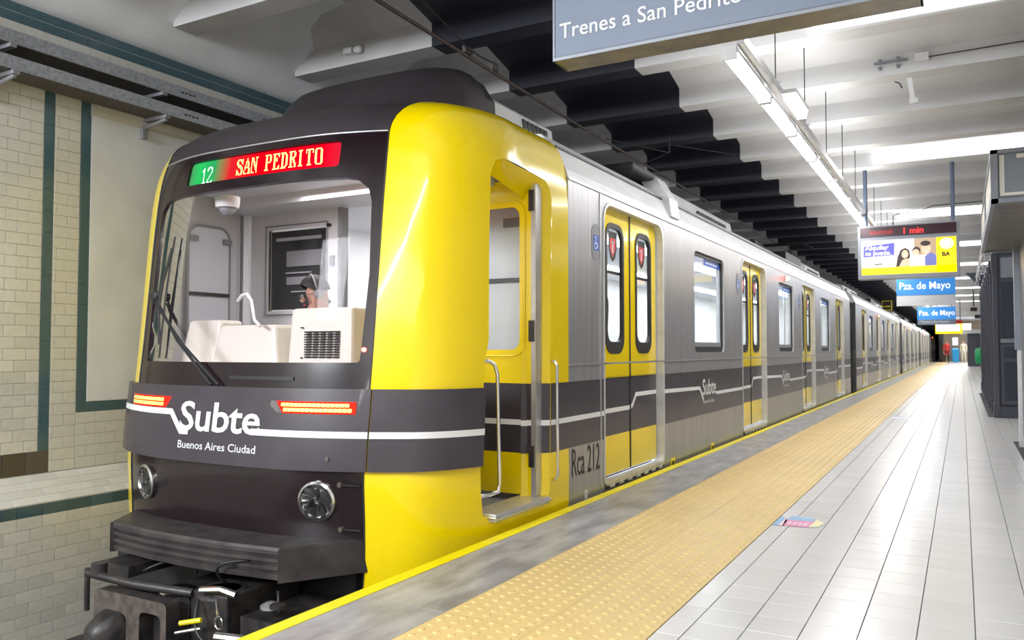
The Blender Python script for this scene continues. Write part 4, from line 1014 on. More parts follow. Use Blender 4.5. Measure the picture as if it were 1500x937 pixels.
# ================================================================== PEOPLE
def person(loc, rz, J, cloth, legs, label, cap=None, glasses=False, headset=False, scale=1., tilt=(0, 0)):
    """one continuous skinned body (J: joint positions), hair and clothes detail as children"""
    o0 = empty('person', loc); o0.rotation_euler.z = rz; tag(o0, label, 'person')
    names = list(J['p']); idx = {n: i for i, n in enumerate(names)}
    vs = [J['p'][n][:3] for n in names]; rad = [J['p'][n][3] for n in names]
    es = [(idx[a], idx[b]) for a, b in J['e']]
    me = bpy.data.meshes.new('body'); me.from_pydata(vs, es, []); o = bpy.data.objects.new('body', me); COL.objects.link(o)
    sk = o.modifiers.new('s', 'SKIN')
    for v, r in zip(me.skin_vertices[0].data, rad): v.radius = (r, r) if not isinstance(r, tuple) else r
    me.skin_vertices[0].data[0].use_root = True
    ss = o.modifiers.new('u', 'SUBSURF'); ss.levels = 2; ss.render_levels = 2
    dg = bpy.context.evaluated_depsgraph_get(); nm = bpy.data.meshes.new_from_object(o.evaluated_get(dg))
    o.modifiers.clear(); old = o.data; o.data = nm; bpy.data.meshes.remove(old)
    for k in ('skin', cloth, legs, 'black'): nm.materials.append(M[k])
    hd = Vector(J['p']['head'][:3]); neck = Vector(J['p']['neck'][:3]); pel = J['p']['pelvis'][2]
    hands = [Vector(J['p'][n][:3]) for n in names if n.startswith('hand')]
    wr = [Vector(J['p'][n][:3]) for n in names if n.startswith('wrist')]
    fingers = [Vector(J['p'][n][:3]) for n in names if n.startswith('f_')]
    legv = [n for n in names if n.startswith(('knee', 'ankle', 'toe', 'hip'))]
    for p in nm.polygons:
        c = p.center; k = 1
        if c.z > neck.z + .0 and (c - hd).length < .22: k = 0
        if any((c - h).length < .06 for h in hands) or any((c - h).length < .035 for h in fingers): k = 0
        near = min(names, key=lambda n: (Vector(J['p'][n][:3]) - c).length)
        if near in legv: k = 2
        if near.startswith('toe') or (near.startswith('ankle') and c.z < Vector(J['p'][near][:3]).z): k = 3
        p.material_index = k; p.use_smooth = True
    o.parent = o0
    # head: face features and hair
    f = Vector((math.sin(tilt[0]), -math.cos(tilt[0]) * 1, -math.sin(tilt[1]))).normalized(); rt = f.cross(Vector((0, 0, 1))).normalized(); up = rt.cross(f)
    def HP(a, b, c): return hd + rt * a + f * b + up * c
    m = MB(); n = 14; vs = []
    for j in range(9):
        ph = (j / 8) * math.pi * .56
        for k in range(n):
            th_ = 2 * math.pi * k / n; front = max(0, math.cos(th_))
            r = .089; pp = ph * (1 - .48 * front)
            vs.append(HP(r * math.sin(pp) * math.sin(th_) * .93, r * 1.12 * math.sin(pp) * math.cos(th_), .03 + r * math.cos(pp) * 1.15))
    m.add(vs, [(j * n + k, j * n + (k + 1) % n, (j + 1) * n + (k + 1) % n, (j + 1) * n + k) for j in range(8) for k in range(n)], cap or 'hair'); m.build('hair' if not cap else 'cap', o0, smooth=True)
    m = MB(); m.lathe([(.012, -.02), (.016, .0), (.006, .012)], HP(0, .095, -.012), f, 'skin', 8)
    for s in (-1, 1):
        m.lathe([(.012, 0), (.009, .006)], HP(s * .034, .088, .012), f, 'white', 8); m.lathe([(.006, 0), (.005, .008)], HP(s * .034, .088, .012), f, 'black', 8)
        m.lathe([(.02, -.006), (.026, .0), (.018, .008)], HP(s * .083, .0, .0), rt * s, 'skin', 8)
    m.tube([HP(-.022, .088, -.045), HP(0, .094, -.047), HP(.022, .088, -.045)], .004, 'red', 6); m.build('face_features', o0, smooth=True)
    if glasses:
        m = MB()
        for s in (-1, 1): m.tube([HP(s * .034 + .022 * math.cos(k * .785), .104, .012 + .016 * math.sin(k * .785)) for k in range(8)], .002, 'black', 5, closed=True); m.tube([HP(s * .056, .104, .014), HP(s * .082, .01, .014)], .002, 'black', 5)
        m.build('glasses', o0)
    if headset:
        m = MB(); m.tube([HP(.092 * math.cos(a), 0, .03 + .105 * math.sin(a)) for a in [math.pi * k / 12 for k in range(13)]], .006, 'greyp', 6)
        for s in (-1, 1): m.lathe([(.03, 0), (.028, .02)], HP(s * .085, 0, .0), rt * s, 'greyp', 12)
        m.build('headset', o0, smooth=True)
    return o0
def hand(p, e, side, x, y, z, d, dn_=(0, 0, -1)):
    """palm and five fingers from the wrist at (x,y,z) towards d"""
    d = Vector(d).normalized(); w_ = Vector((x, y, z)); sd = d.cross(Vector((0, 0, 1))).normalized() if abs(d.z) < .9 else Vector((1, 0, 0)); dn_ = Vector(dn_)
    h = w_ + d * .07; p['hand' + side] = (*h, .026); e.append(('wrist' + side, 'hand' + side))
    for k, (o_, l) in enumerate(((-.030, .07), (-.010, .082), (.010, .078), (.030, .062))):
        a = h + sd * o_ + d * .03; b = a + d * l * .5 + dn_ * .01; c = b + d * l * .4 + dn_ * .025
        for q, (v, r) in enumerate(((a, .009), (b, .009), (c, .008))): p['f_%s%d%d' % (side, k, q)] = (*v, r)
        e += [('hand' + side, 'f_%s%d0' % (side, k)), ('f_%s%d0' % (side, k), 'f_%s%d1' % (side, k)), ('f_%s%d1' % (side, k), 'f_%s%d2' % (side, k))]
    t = w_ + d * .04 + sd * (.038 if side == 'L' else -.038); t2 = t + d * .045 + dn_ * .01
    p['f_%st0' % side] = (*t, .010); p['f_%st1' % side] = (*t2, .009); e += [('wrist' + side, 'f_%st0' % side), ('f_%st0' % side, 'f_%st1' % side)]
def joints(sit=False, lean=0, arms='down'):
    p = {}; e = []
    z0 = .50 if sit else .92
    p['pelvis'] = (0, 0, z0, .125); p['waist'] = (0, -lean * .3, z0 + .18, .115); p['chest'] = (0, -lean * .8, z0 + .38, (.145, .11)); p['neck0'] = (0, -lean, z0 + .50, .07); p['neck'] = (0, -lean - .01, z0 + .56, .048); p['head'] = (0, -lean - .035, z0 + .69, .085); p['crown'] = (0, -lean - .03, z0 + .755, .066); p['jaw'] = (0, -lean - .075, z0 + .635, .045)
    e += [('pelvis', 'waist'), ('waist', 'chest'), ('chest', 'neck0'), ('neck0', 'neck'), ('neck', 'head'), ('head', 'crown'), ('neck', 'jaw')]
    for s, q in ((1, 'L'), (-1, 'R')):
        p['sho' + q] = (s * .17, -lean * .9, z0 + .44, .062); e.append(('neck0', 'sho' + q))
        if arms == 'down': el = (s * .21, -lean * .5 + .03, z0 + .17); wr = (s * .22, -lean - .04, z0 - .06); d = (0, -.1, -1); dn_ = (-s * .6, 0, 0)
        else: el = (s * .24, -lean - .06, z0 + .18); wr = (s * .17, -lean - .30, z0 + .20); d = (0, -1, -.1); dn_ = (0, 0, -1)
        p['elb' + q] = (*el, .043); p['wrist' + q] = (*wr, .027); e += [('sho' + q, 'elb' + q), ('elb' + q, 'wrist' + q)]
        hand(p, e, q, *wr, d, dn_)
        if sit: p['hip' + q] = (s * .09, -.05, z0 - .01, .085); p['knee' + q] = (s * .12, -.45, z0 + .0, .062); p['ankle' + q] = (s * .12, -.43, .09, .042); p['toe' + q] = (s * .13, -.60, .035, .035)
        else: p['hip' + q] = (s * .09, 0, z0 - .09, .09); p['knee' + q] = (s * .10, -.01, .48, .06); p['ankle' + q] = (s * .10 + s * .02, .02, .08, .04); p['toe' + q] = (s * .13, -.14, .035, .035)
        e += [('pelvis', 'hip' + q), ('hip' + q, 'knee' + q), ('knee' + q, 'ankle' + q), ('ankle' + q, 'toe' + q)]
    return dict(p=p, e=e)
person((-3.50, 4.02, .16), R(-38), joints(True, .12, 'fwd'), 'navy', 'navy', 'driver in a navy shirt and headset seated behind the windscreen, looking down', glasses=True, headset=True, tilt=(0, .3))
person((-2.62, 6.0, .05), R(150), joints(False, .0), 'greycloth', 'navy', 'passenger in a grey jacket behind the first passenger door window')
person((-1.03, 70.9, 0), R(10), joints(False, 0), 'redcloth', 'blackcloth', 'far person in a red top and dark trousers at the end of the platform')
person((.12, 71.6, 0), R(-20), joints(False, 0), 'creamcloth', 'creamcloth', 'far person in cream clothes near the end doorway')
# ================================================================== LIGHT ROW
def fixture(y, i):
    nm = ['first', 'second', 'third', 'fourth', 'fifth', 'sixth', 'seventh', 'eighth', 'ninth']
    k = i - 2
    lab = ('lit white fluorescent batten, %s in the hanging row counting from the direction sign' % nm[k]) if 0 <= k < 9 else ('lit fluorescent batten hidden above the direction sign' if k < 0 else 'lit fluorescent batten of the far row behind the advert sign')
    o = empty('tube_light', (-1.27, y, 2.9)); tag(o, lab, 'light', 'fluorescent battens in the hanging row')
    return o
fx0 = fixture(5.15, 2)
m = MB(); m.prism([(-.055, .0), (.055, .0), (.035, .05), (-.035, .05)], 'y', .01, 1.06, 'white'); m.box(-.045, .045, .005, .02, -.04, .05, 'white'); m.box(-.045, .045, 1.05, 1.065, -.04, .05, 'white'); m.build('reflector', fx0)
m = MB()
for x in (-.025, .025): m.tube([(x, .02, -.02), (x, 1.05, -.02)], .017, 'tube', 8)
m.split('fluorescent_tube', fx0)
for i in range(3, 11):
    c = clone(fx0); c.location.y = 2.98 + i * 1.085; t = fixture(0, i); c['label'] = t['label']; bpy.data.objects.remove(t)
m = MB()
for i in range(11, 52):
    y = 2.98 + i * 1.085; m.box(-1.325, -1.215, y, y + 1.06, 2.9, 2.93, 'white')
    for x in (-.025, .025): m.tube([(-1.27 + x, y + .02, 2.88), (-1.27 + x, y + 1.05, 2.88)], .017, 'tube', 6)
m.build('far_tube_row', label='rest of the fluorescent row, running on behind the advert sign', cat='light', kind='stuff')
tr = empty('cable_trunking', (-1.185, 2.9, 2.95)); tag(tr, 'long white metal trunking beside the row of tubes, hung on thin rods', 'trunking')
m = MB(); m.box(-.025, .025, 2.2, 45, -.02, .04, 'alu'); m.box(-.02, .02, 2.2, 45, .04, .045, 'white'); m.build('trunk', tr)
rd = None
for i in range(2, 30):
    y = 2.2 + i * 1.306 - 2.9 + .08
    if rd is None:
        m = MB(); m.tube([(.0, 0, .05), (.0, 0, .86)], .005, 'wire', 6); m.box(-.12, .04, -.015, .015, .04, .055, 'alu'); rd = m.build('hanger_rod', tr); rd.location.y = y
    else: o = rd.copy(); COL.objects.link(o); o.location.y = y
for i, (y, lb) in enumerate(((6.35, 'white emergency light box hanging beside the second batten'), (22.5, 'white emergency light box farther along the trunking'))):
    o = empty('emergency_light', (-1.115, y, 2.95)); tag(o, lb, 'light')
    m = MB(); m.prism([(-.05, 0), (.05, 0), (.035, -.06), (-.035, -.06)], 'y', 0, .55, 'panel'); m.build('lens', o, bevel=.01)
    m = MB(); m.box(-.055, .055, -.01, .56, 0, .03, 'white'); m.build('body', o)
# ================================================================== SIGNS
s1 = empty('direction_sign', (-.9, 3.5, 2.4)); tag(s1, 'large blue-grey hanging sign with white lettering, cut by the top edge', 'sign')
m = MB(); m.box(-.812, .786, 0, .16, .018, .62, 'signgrey'); m.build('sign_panel', s1)
m = MB(); m.box(-.812, .786, 0.0, .16, .0, .02, 'signdark'); m.box(-.815, -.805, -.005, .165, 0, .62, 'frame'); m.box(.78, .79, -.005, .165, 0, .62, 'frame'); m.box(-.812, .786, -.006, 0, .0, .016, 'frame'); m.box(-.81, -.66, -.008, -.001, .308, .325, 'alu'); m.build('sign_frame', s1)
m = MB(); fs_ = lambda u, v: (u, -.003, v)
text_mb(m, 'Trenes a San Pedrito', .074, fs_, 'white', bold=.006, squeeze=.98, origin=(-.780, .106)); m.build('sign_lettering', s1)
m = MB()
for x in (-.5, .5): m.tube([(x, .08, .62), (x, .08, 1.1)], .015, 'post', 8)
m.split('hanger_rod', s1)
# clock / advert sign
s2 = empty('advert_sign', (-.63, 12.4, 2.0)); tag(s2, 'hanging sign with red LED minutes over a backlit family advert', 'sign')
bx = lambda mb, x0, x1, y0, y1, z0, z1, mt: mb.box(x0 + .63, x1 + .63, y0 - 12.4, y1 - 12.4, z0 - 2.0, z1 - 2.0, mt)
m = MB(); bx(m, -1.27, .0, 12.4, 12.62, 1.99, 2.74, 'frame'); m.build('casing', s2, bevel=.006)
m = MB(); bx(m, -1.235, -.035, 12.385, 12.4, 2.585, 2.72, 'ledback'); m.build('led_display', s2)
FA = lambda u, v: (u + .63, 12.384 - 12.4, v - 2.0)
m = MB(); text_mb(m, '1 min', .085, FA, 'redled', bold=.01, origin=(-.70, 2.605)); m.build('led_lettering', s2); m = MB(); [m.add([FA(-1.10 + q * .042 + a, 2.615 + c) for a, c in pts], [(0, 1, 2, 3)], 'dimred') for q in range(7) for pts in (((0, 0), (.009, 0), (.009, .06 - .01 * (q % 3)), (0, .06 - .01 * (q % 3))), ((.009, .03 + .01 * (q % 2)), (.03, .03 + .01 * (q % 2)), (.03, .04 + .01 * (q % 2)), (.009, .04 + .01 * (q % 2))), ((.022, .0), (.03, .0), (.03, .05), (.022, .05)))]
m.build('faded_led_digits', s2, kind='stuff')
m = MB(); bx(m, -1.22, -.04, 12.39, 12.4, 2.05, 2.53, 'ad_white'); ad = m.build('advert_panel', s2)
FB = lambda d: (lambda u, v: (u + .63, 12.389 - d * .0006 - 12.4, v - 2.0))
def P2(mb, pts, d, mt): mb.add([FB(d)(*p) for p in pts], [tuple(range(len(pts)))], mt)
def ell(cx, cz, rx, rz, n=16): return [(cx + rx * math.cos(6.2832 * k / n), cz + rz * math.sin(6.2832 * k / n)) for k in range(n)]
m = MB()
P2(m, [(-1.22, 2.05), (-.04, 2.05), (-.04, 2.15), (-1.22, 2.15)], 1, 'ad_yellow'); P2(m, [(-.28, 2.05), (-.04, 2.05), (-.04, 2.53), (-.28, 2.53)], 1, 'ad_yellow')
P2(m, [(-.55, 2.30), (-.28, 2.30), (-.28, 2.53), (-.55, 2.53)], 1, 'ad_tan')
P2(m, [(-1.195, 2.30), (-.80, 2.315), (-.795, 2.49), (-1.19, 2.455)], 2, 'ad_blue')
P2(m, ell(-.155, 2.44, .085, .075), 2, 'ad_white'); P2(m, ell(-.155, 2.44, .07, .06), 3, 'ad_yellow'); P2(m, ell(-.155, 2.44, .06, .05), 4, 'ad_white')
# three people of the printed photograph
P2(m, [(-.78, 2.15), (-.76, 2.28), (-.72, 2.38), (-.66, 2.41), (-.61, 2.37), (-.60, 2.28), (-.66, 2.2), (-.70, 2.15)], 2, 'ad_hair')
P2(m, ell(-.665, 2.32, .042, .058), 3, 'ad_skin'); P2(m, [(-.74, 2.15), (-.70, 2.24), (-.64, 2.26), (-.56, 2.2), (-.54, 2.15)], 3, 'ad_skin')
P2(m, [(-.42, 2.15), (-.42, 2.28), (-.36, 2.33), (-.28, 2.29), (-.28, 2.15)], 2, 'ad_shirt'); P2(m, ell(-.405, 2.38, .058, .082), 4, 'ad_skin'); P2(m, ell(-.41, 2.455, .062, .036), 5, 'ad_hair')
P2(m, [(-.60, 2.15), (-.59, 2.25), (-.52, 2.29), (-.46, 2.25), (-.43, 2.15)], 5, 'ad_white'); P2(m, ell(-.525, 2.36, .052, .055), 5, 'ad_hair'); P2(m, ell(-.53, 2.335, .042, .048), 6, 'ad_skin')
for a, b in ((-.665, 2.31), (-.405, 2.35), (-.53, 2.32)): P2(m, ell(a, b - .012, .014, .006, 8), 8, 'ad_white')
m.build('printed_picture', ad)
m = MB(); text_mb(m, 'Alquilar', .062, FB(9), 'ad_white', bold=.01, squeeze=1.08, origin=(-1.17, 2.40)); text_mb(m, 'se puede.', .062, FB(9), 'ad_white', bold=.01, squeeze=.98, origin=(-1.17, 2.325))
text_mb(m, 'BA', .055, FB(9), 'ad_black', bold=.035, origin=(-.215, 2.27)); P2(m, [(-1.05, 2.185), (-.95, 2.19), (-.95, 2.205), (-1.05, 2.2)], 9, 'ad_black'); m.build('advert_lettering', ad)
m = MB()
for x in (-1.17, -.075): m.tube([(x + .63, .11, .74), (x + .63, .11, 1.8)], .028, 'post', 10)
m.split('sign_post', s2)
# station signs
def station(x0, x1, y, z0, z1, zs, lab, k, low, sub):
    o = empty('station_sign', ((x0 + x1) / 2, y, z0)); tag(o, lab, 'sign'); c = (x0 + x1) / 2; hw = (x1 - x0) / 2; H = z1 - z0
    m = MB(); m.box(-hw, hw, 0, .12, zs - z0, H, 'signblue'); m.build('name_panel', o, bevel=.004)
    m = MB(); m.box(-hw, hw, 0, .12, 0, zs - z0 - .012, low); m.box(-hw, hw, .01, .11, zs - z0 - .012, zs - z0, 'frame'); m.build('lower_panel', o)
    m = MB(); f = lambda u, v: (u, -.003, v); h_ = (z1 - zs)
    text_mb(m, 'Pza. de Mayo', h_ * .40, f, 'ad_white', bold=.008, squeeze=.86 if k == 1 else .84, origin=(-hw + .05, zs - z0 + h_ * .34)); m.build('sign_lettering', o); m = MB(); text_mb(m, 'Trenes a San Pedrito', h_ * .17, f, 'white', origin=(-hw + .1, (zs - z0) * .38)); m.build('sign_lettering', o)
    m = MB()
    for x in (-hw * .8, hw * .8): m.tube([(x, .06, H), (x, .06, 3.8 - z0)], .018, 'post', 8)
    m.split('hanger_rod', o)
station(-1.29, -.10, 20.5, 2.0, 2.64, 2.24, 'blue station name sign with pale lower strip, just below the advert sign', 1, 'signwhite', 0)
station(-1.36, -.165, 32, 1.88, 2.50, 2.06, 'smaller farther blue station name sign with dark lower strip', 2, 'signgrey', 0)
o = empty('advert_sign', (-.55, 46, 1.8)); tag(o, 'far yellow backlit hanging sign beyond the blue station signs', 'sign')
m = MB(); m.box(-.6, .6, 0, .2, .0, .5, 'ad_yellow'); m.box(-.56, .5, -.01, 0, .12, .46, 'ad_white'); m.build('sign_panel', o)
m = MB(); m.box(.1, .6, -.0, .2, .52, .68, 'redcloth'); m.build('led_display', o)
m = MB()
for x in (-.5, .5): m.tube([(x, .1, .5), (x, .1, 2.0)], .025, 'post', 8)
m.split('hanger_rod', o)
o = empty('tunnel_sign', (-2.6, 36, 2.3)); tag(o, 'small black sign with a yellow outline above the train roof', 'sign')
m = MB(); m.box(-.25, .2, 0, .05, .25, .72, 'black'); m.build('sign_panel', o)
m = MB(); m.tube([(-.2, -.01, .3), (.15, -.01, .3), (.15, -.01, .67), (-.2, -.01, .67)], .02, 'yellow', 5, closed=True); m.tube([(-.2, -.01, .45), (.1, -.01, .45)], .02, 'yellow', 5); m.split('sign_outline', o)
m = MB(); m.tube([(0, .02, .72), (0, .02, 1.5)], .012, 'wire', 6); m.split('hanger_rod', o)
# ================================================================== OVERHEAD LINE
m = MB(); m.tube([(-3.02, -2, 3.30), (-3.16, 2.0, 3.255), (-3.24, 4.07, 3.24), (-3.28, 7.2, 3.22), (-3.30, 12, 3.22), (-3.5, 30, 3.22), (-3.5, 79, 3.22)], .014, 'rust', 8); m.build('contact_wire', label='brown overhead contact wire running above the train roof', cat='wire')
m = MB(); m.tube([(-3.1, 3.9, 3.42), (-3.2, 4.75, 3.34), (-3.235, 5.2, 3.265)], .006, 'wire', 6); m.tube([(-3.1, 3.9, 3.42), (-3.0, 2, 3.5)], .006, 'wire', 6); m.build('stay_wire', label='thin black stay wire meeting the contact wire at the clamp', cat='wire')
o = empty('wire_clamp', (-3.25, 5.1, 3.25)); tag(o, 'small metal feeder clamp on the contact wire over the cab', 'clamp')
m = MB(); m.box(-.015, .015, 0, .1, .0, .05, 'grease'); m.box(-.03, .01, .42, .50, -.01, .06, 'grease'); m.build('clamp_jaw', o)
m = MB(); m.tube([(0, .05, .05), (-.01, .25, .045), (0, .45, .05)], .007, 'dirty', 6); m.build('jumper', o)
for i, (yy, lb) in enumerate(((9.1, 'dark wire support arm over the train beside the second passenger door'), (22.0, 'dark wire support arm far along the train roof'))):
    o = empty('wire_support', (-2.95, yy, 3.5)); tag(o, lb, 'wire support')
    m = MB(); m.tube([(0, 0, 0), (0, .0, -.2), (-.35, .1, -.27)], .01, 'wire', 6); m.tube([(0, 0, -.1), (.45, 1.3, .0)], .005, 'wire', 5); m.tube([(0, 0, -.2), (-.3, -1.2, -.27)], .005, 'wire', 5); m.split('arm', o)
# pantograph on the third-door roof
o = empty('pantograph', (-3.4, 17.4, 2.68)); tag(o, 'raised pantograph with red arms on the roof of the leading car', 'pantograph')
m = MB(); m.box(-.5, .5, -.5, .9, -.15, -.05, 'dirty')
for x in (-.4, .4):
    for y in (-.4, .8): m.lathe([(.05, -.05), (.06, 0), (.04, .06)], (x, y, -.05), (0, 0, 1), 'white', 10)
m.build('base_frame', o)
m = MB()
for x in (-.35, .35): m.tube([(x, -.4, .0), (x * .6, .9, .28), (x * .8, .0, .52)], .02, 'rubber', 8)
m.tube([(-.4, -.4, .05), (.45, -.4, .05)], .03, 'redcloth', 8); m.split('lower_arm', o)
m = MB(); m.tube([(-.75, .0, .40), (-.55, .0, .52), (.55, .0, .52), (.75, 0, .40)], .02, 'dirty', 8); m.tube([(-.75, .2, .40), (-.55, .2, .52), (.55, .2, .52), (.75, .2, .40)], .02, 'dirty', 8); m.split('collector_head', o)
# ================================================================== CABLE TRAYS ON THE LEFT WALL
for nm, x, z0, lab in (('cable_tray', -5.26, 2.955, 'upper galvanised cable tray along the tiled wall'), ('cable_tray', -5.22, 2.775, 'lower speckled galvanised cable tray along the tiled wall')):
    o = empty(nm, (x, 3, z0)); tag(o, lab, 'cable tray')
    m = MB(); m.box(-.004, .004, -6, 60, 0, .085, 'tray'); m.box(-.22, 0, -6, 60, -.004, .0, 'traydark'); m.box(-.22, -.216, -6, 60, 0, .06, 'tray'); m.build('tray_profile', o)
    m = MB()
    for y in (1.18, 2.02, 6): 
        for q in range(4): m.box(.004, .006, y + q * .035, y + q * .035 + .022, .035, .047, 'rubber')
    m.build('slot', o, kind='stuff')
m0 = MB(); m0.tube([(-5.5, 0, 2.70), (-5.22, 0, 2.74)], .014, 'greyp', 6); m0.box(-5.5, -5.20, -.02, .02, 2.745, 2.77, 'greyp'); m0.box(-5.5, -5.24, -.02, .02, 2.925, 2.95, 'greyp'); m0.box(-5.5, -5.46, -.02, .02, 2.62, 3.0, 'greyp')
bk = m0.build('wall_bracket', label='grey bracket carrying the cable trays in front of the blank poster panel', cat='bracket'); bk.location.y = 4.02
for k, y in enumerate((2.9, 5.9, 7.8)):
    b = bk.copy(); COL.objects.link(b); b.location.y = y; b['label'] = ['grey tray bracket above the first teal stripe of the tiled wall', 'grey tray bracket hidden behind the cab roof', 'grey tray bracket farther behind the train'][k]
# ================================================================== CEILING FITTINGS
o = empty('clamp_bar', (-.52, 8.05, 3.62)); tag(o, 'dark four-bolt clamp bar on the white ceiling beam', 'bracket')
m = MB(); m.box(-.14, .14, -.03, .0, -.008, .008, 'frame'); m.build('bar', o)
m = MB()
for x in (-.09, .06):
    for z in (.018, -.05): m.lathe([(.016, 0), (.016, .03), (.01, .035)], (x, 0, z), (0, -1, 0), 'frame', 10)
m.split('bolt', o)
o = empty('junction_box', (-.26, 8.05, 3.61)); tag(o, 'white junction box on the ceiling beam with a thin conduit', 'box')
m = MB(); m.box(-.06, .05, -.05, 0, -.03, .04, 'white'); m.build('box_body', o, bevel=.004)
m = MB(); m.tube([(.05, -.02, .0), (.08, -.02, 0), (2.5, -.02, .02)], .005, 'wire', 6); m.build('conduit', o)
o = empty('ceiling_bracket', (-.38, 8.2, 3.5)); tag(o, 'small white angled bracket hanging from the ceiling bay', 'bracket')
m = MB(); m.add([(-.02 + a + dx, b, z) for dx, z in ((0, 0), (.03, -.22)) for a, b in ((0, 0), (.04, 0), (.04, .02), (0, .02))], [(0, 1, 2, 3), (4, 5, 6, 7), (0, 1, 5, 4), (1, 2, 6, 5), (2, 3, 7, 6), (3, 0, 4, 7)], 'white'); m.box(0, .07, -.03, .02, -.25, -.20, 'white'); m.build('drop_arm', o)
m = MB(); m.tube([(-.12, 0, -.02), (-.08, 0, -.04), (-.06, 0, -.09)], .006, 'wire', 6); m.build('loose_cable', o)
o = empty('conduit_run', (-.4, 15.8, 3.49)); tag(o, 'thin dark conduit with clips above the advert sign', 'conduit')
m = MB(); m.tube([(-.62, -.1, -.5), (-.62, -.1, -.12), (-.55, -.1, -.1), (-.2, -.1, -.08), (.0, -.1, .0), (2, -.1, .03)], .008, 'wire', 6); m.build('conduit', o)
o = empty('wall_lamp_socket', (-4.62, 5.43, 3.60)); tag(o, 'white broken lamp socket on the grey beam above the cab', 'fitting')
m = MB(); m.box(-.06, .03, -.05, 0, -.02, .03, 'white'); m.lathe([(.03, 0), (.035, .05), (.02, .07)], (.06, -.03, .0), (1, 0, 0), 'white', 10); m.build('socket', o, bevel=.004)
# ================================================================== KIOSKS
k1 = empty('kiosk', (.53, 6.3, 0)); tag(k1, 'nearest kiosk with a projecting lit canopy and roller shutter at the right edge', 'kiosk')
kb = lambda mb, x0, x1, y0, y1, z0, z1, mt: mb.box(x0 - .53, x1 - .53, y0 - 6.3, y1 - 6.3, z0, z1, mt)
m = MB(); kb(m, .56, 2.6, 6.7, 9.85, 0, 2.5, 'kiosk'); m.build('kiosk_body', k1)
sl = None
for q in range(36):
    if sl is None:
        m = MB(); m.prism([(.0, 0), (.022, .012), (.026, .035), (.012, .055), (0, .058)], 'y', .45, 3.45, 'shutter'); sl = m.build('shutter_slat', k1); sl.location.z = .12
    else: c = sl.copy(); COL.objects.link(c); c.location.z = .12 + q * .058
m = MB(); kb(m, .50, .60, 9.76, 9.90, .0, 1.0, 'cove'); kb(m, .48, .60, 9.74, 9.90, 1.0, 2.1, 'frame'); m.build('corner_post', k1)
m = MB(); kb(m, .215, .9, 6.68, 10.05, 2.06, 2.09, 'signdark'); kb(m, .2, .23, 6.67, 10.07, 2.04, 2.13, 'frame'); kb(m, .2, .9, 6.65, 6.70, 2.04, 2.07, 'frame'); kb(m, .2, .9, 10.03, 10.07, 2.04, 2.10, 'frame')
for z in (2.39,): kb(m, .2, .23, 6.67, 10.07, z, z + .03, 'frame'); kb(m, .2, .9, 6.65, 6.68, z, z + .03, 'frame')
kb(m, .2, .245, 6.65, 6.69, 2.04, 2.42, 'frame'); kb(m, .2, .23, 8.3, 8.36, 2.04, 2.42, 'frame'); kb(m, .2, .23, 10.03, 10.07, 2.04, 2.42, 'frame'); m.build('canopy_frame', k1)
m = MB(); kb(m, .22, .9, 6.69, 10.03, 2.09, 2.39, 'signdark'); kb(m, .21, .22, 6.70, 8.3, 2.13, 2.39, 'ivory'); kb(m, .21, .22, 8.36, 8.9, 2.13, 2.39, 'black'); kb(m, .21, .22, 8.9, 10.03, 2.13, 2.39, 'ivory')
kb(m, .25, .9, 6.675, 6.69, 2.08, 2.39, 'frame'); kb(m, .255, .285, 6.668, 6.676, 2.09, 2.38, 'ivory'); kb(m, .285, .9, 6.668, 6.676, 2.09, 2.11, 'ivory'); kb(m, .36, .9, 6.668, 6.676, 2.35, 2.38, 'ivory'); m.split('canopy_panel', k1)
k2 = empty('kiosk', (.43, 13.9, 0)); tag(k2, 'charcoal panelled kiosk with pilasters beyond the roller shutter', 'kiosk')
kc = lambda mb, x0, x1, y0, y1, z0, z1, mt: mb.box(x0 - .43, x1 - .43, y0 - 13.9, y1 - 13.9, z0, z1, mt)
m = MB(); kc(m, .47, 2.6, 13.95, 23, 0, 2.45, 'kiosk'); kc(m, .42, 2.6, 13.9, 23.05, 2.42, 2.50, 'kiosk'); kc(m, .42, 2.6, 13.9, 23.05, 0, .16, 'kiosk'); m.build('kiosk_body', k2)
pl_ = None
for q in range(9):
    if pl_ is None:
        m = MB(); m.box(-.02, .045, 0, .10, .0, 2.42, 'kiosk'); m.box(-.035, .045, -.01, .11, .0, .22, 'kiosk'); m.box(-.035, .045, -.01, .11, 2.2, 2.42, 'kiosk'); pl_ = m.build('pilaster', k2)
    else: c = pl_.copy(); COL.objects.link(c); c.location.y = q * 1.13
for i, (x0, x1) in enumerate(((.50, .78), (.80, 1.1), (1.14, 1.6))):
    m = MB()
    kc(m, x0, x1, 13.91, 13.94, .2, 1.08, 'kiosk'); kc(m, x0 + .04, x1 - .04, 13.90, 13.93, .26, .82, 'kioskglass'); kc(m, x0 + .04, x1 - .04, 13.90, 13.93, .88, 1.04, 'kioskglass')
    kc(m, x0, x1, 13.91, 13.94, 1.10, 1.16, 'frame'); kc(m, x0 + .02, x1 - .02, 13.92, 13.95, 1.18, 2.0, 'kioskglass'); kc(m, x0 + .02, x1 - .02, 13.92, 13.95, 2.06, 2.36, 'signwhite' if 0 else 'frame'); m.build('front_panel', k2)
m = MB()
for q in range(6): m.tube([(-.06, .3 + q * 1.5, 2.5), (-.10, .3 + q * 1.5, 2.75), (.15, .6 + q * 1.5, 2.8)], .012, 'alu', 6)
m.tube([(-.10, 0, 2.62), (-.10, 9, 2.62)], .014, 'alu', 6); m.tube([(-.10, 0, 2.75), (-.10, 9, 2.75)], .014, 'alu', 6); m.split('pipe_rail', k2)
k3 = empty('kiosk', (.3, 56, 0)); tag(k3, 'small dark far kiosk with a flat pale roof near the platform end', 'kiosk')
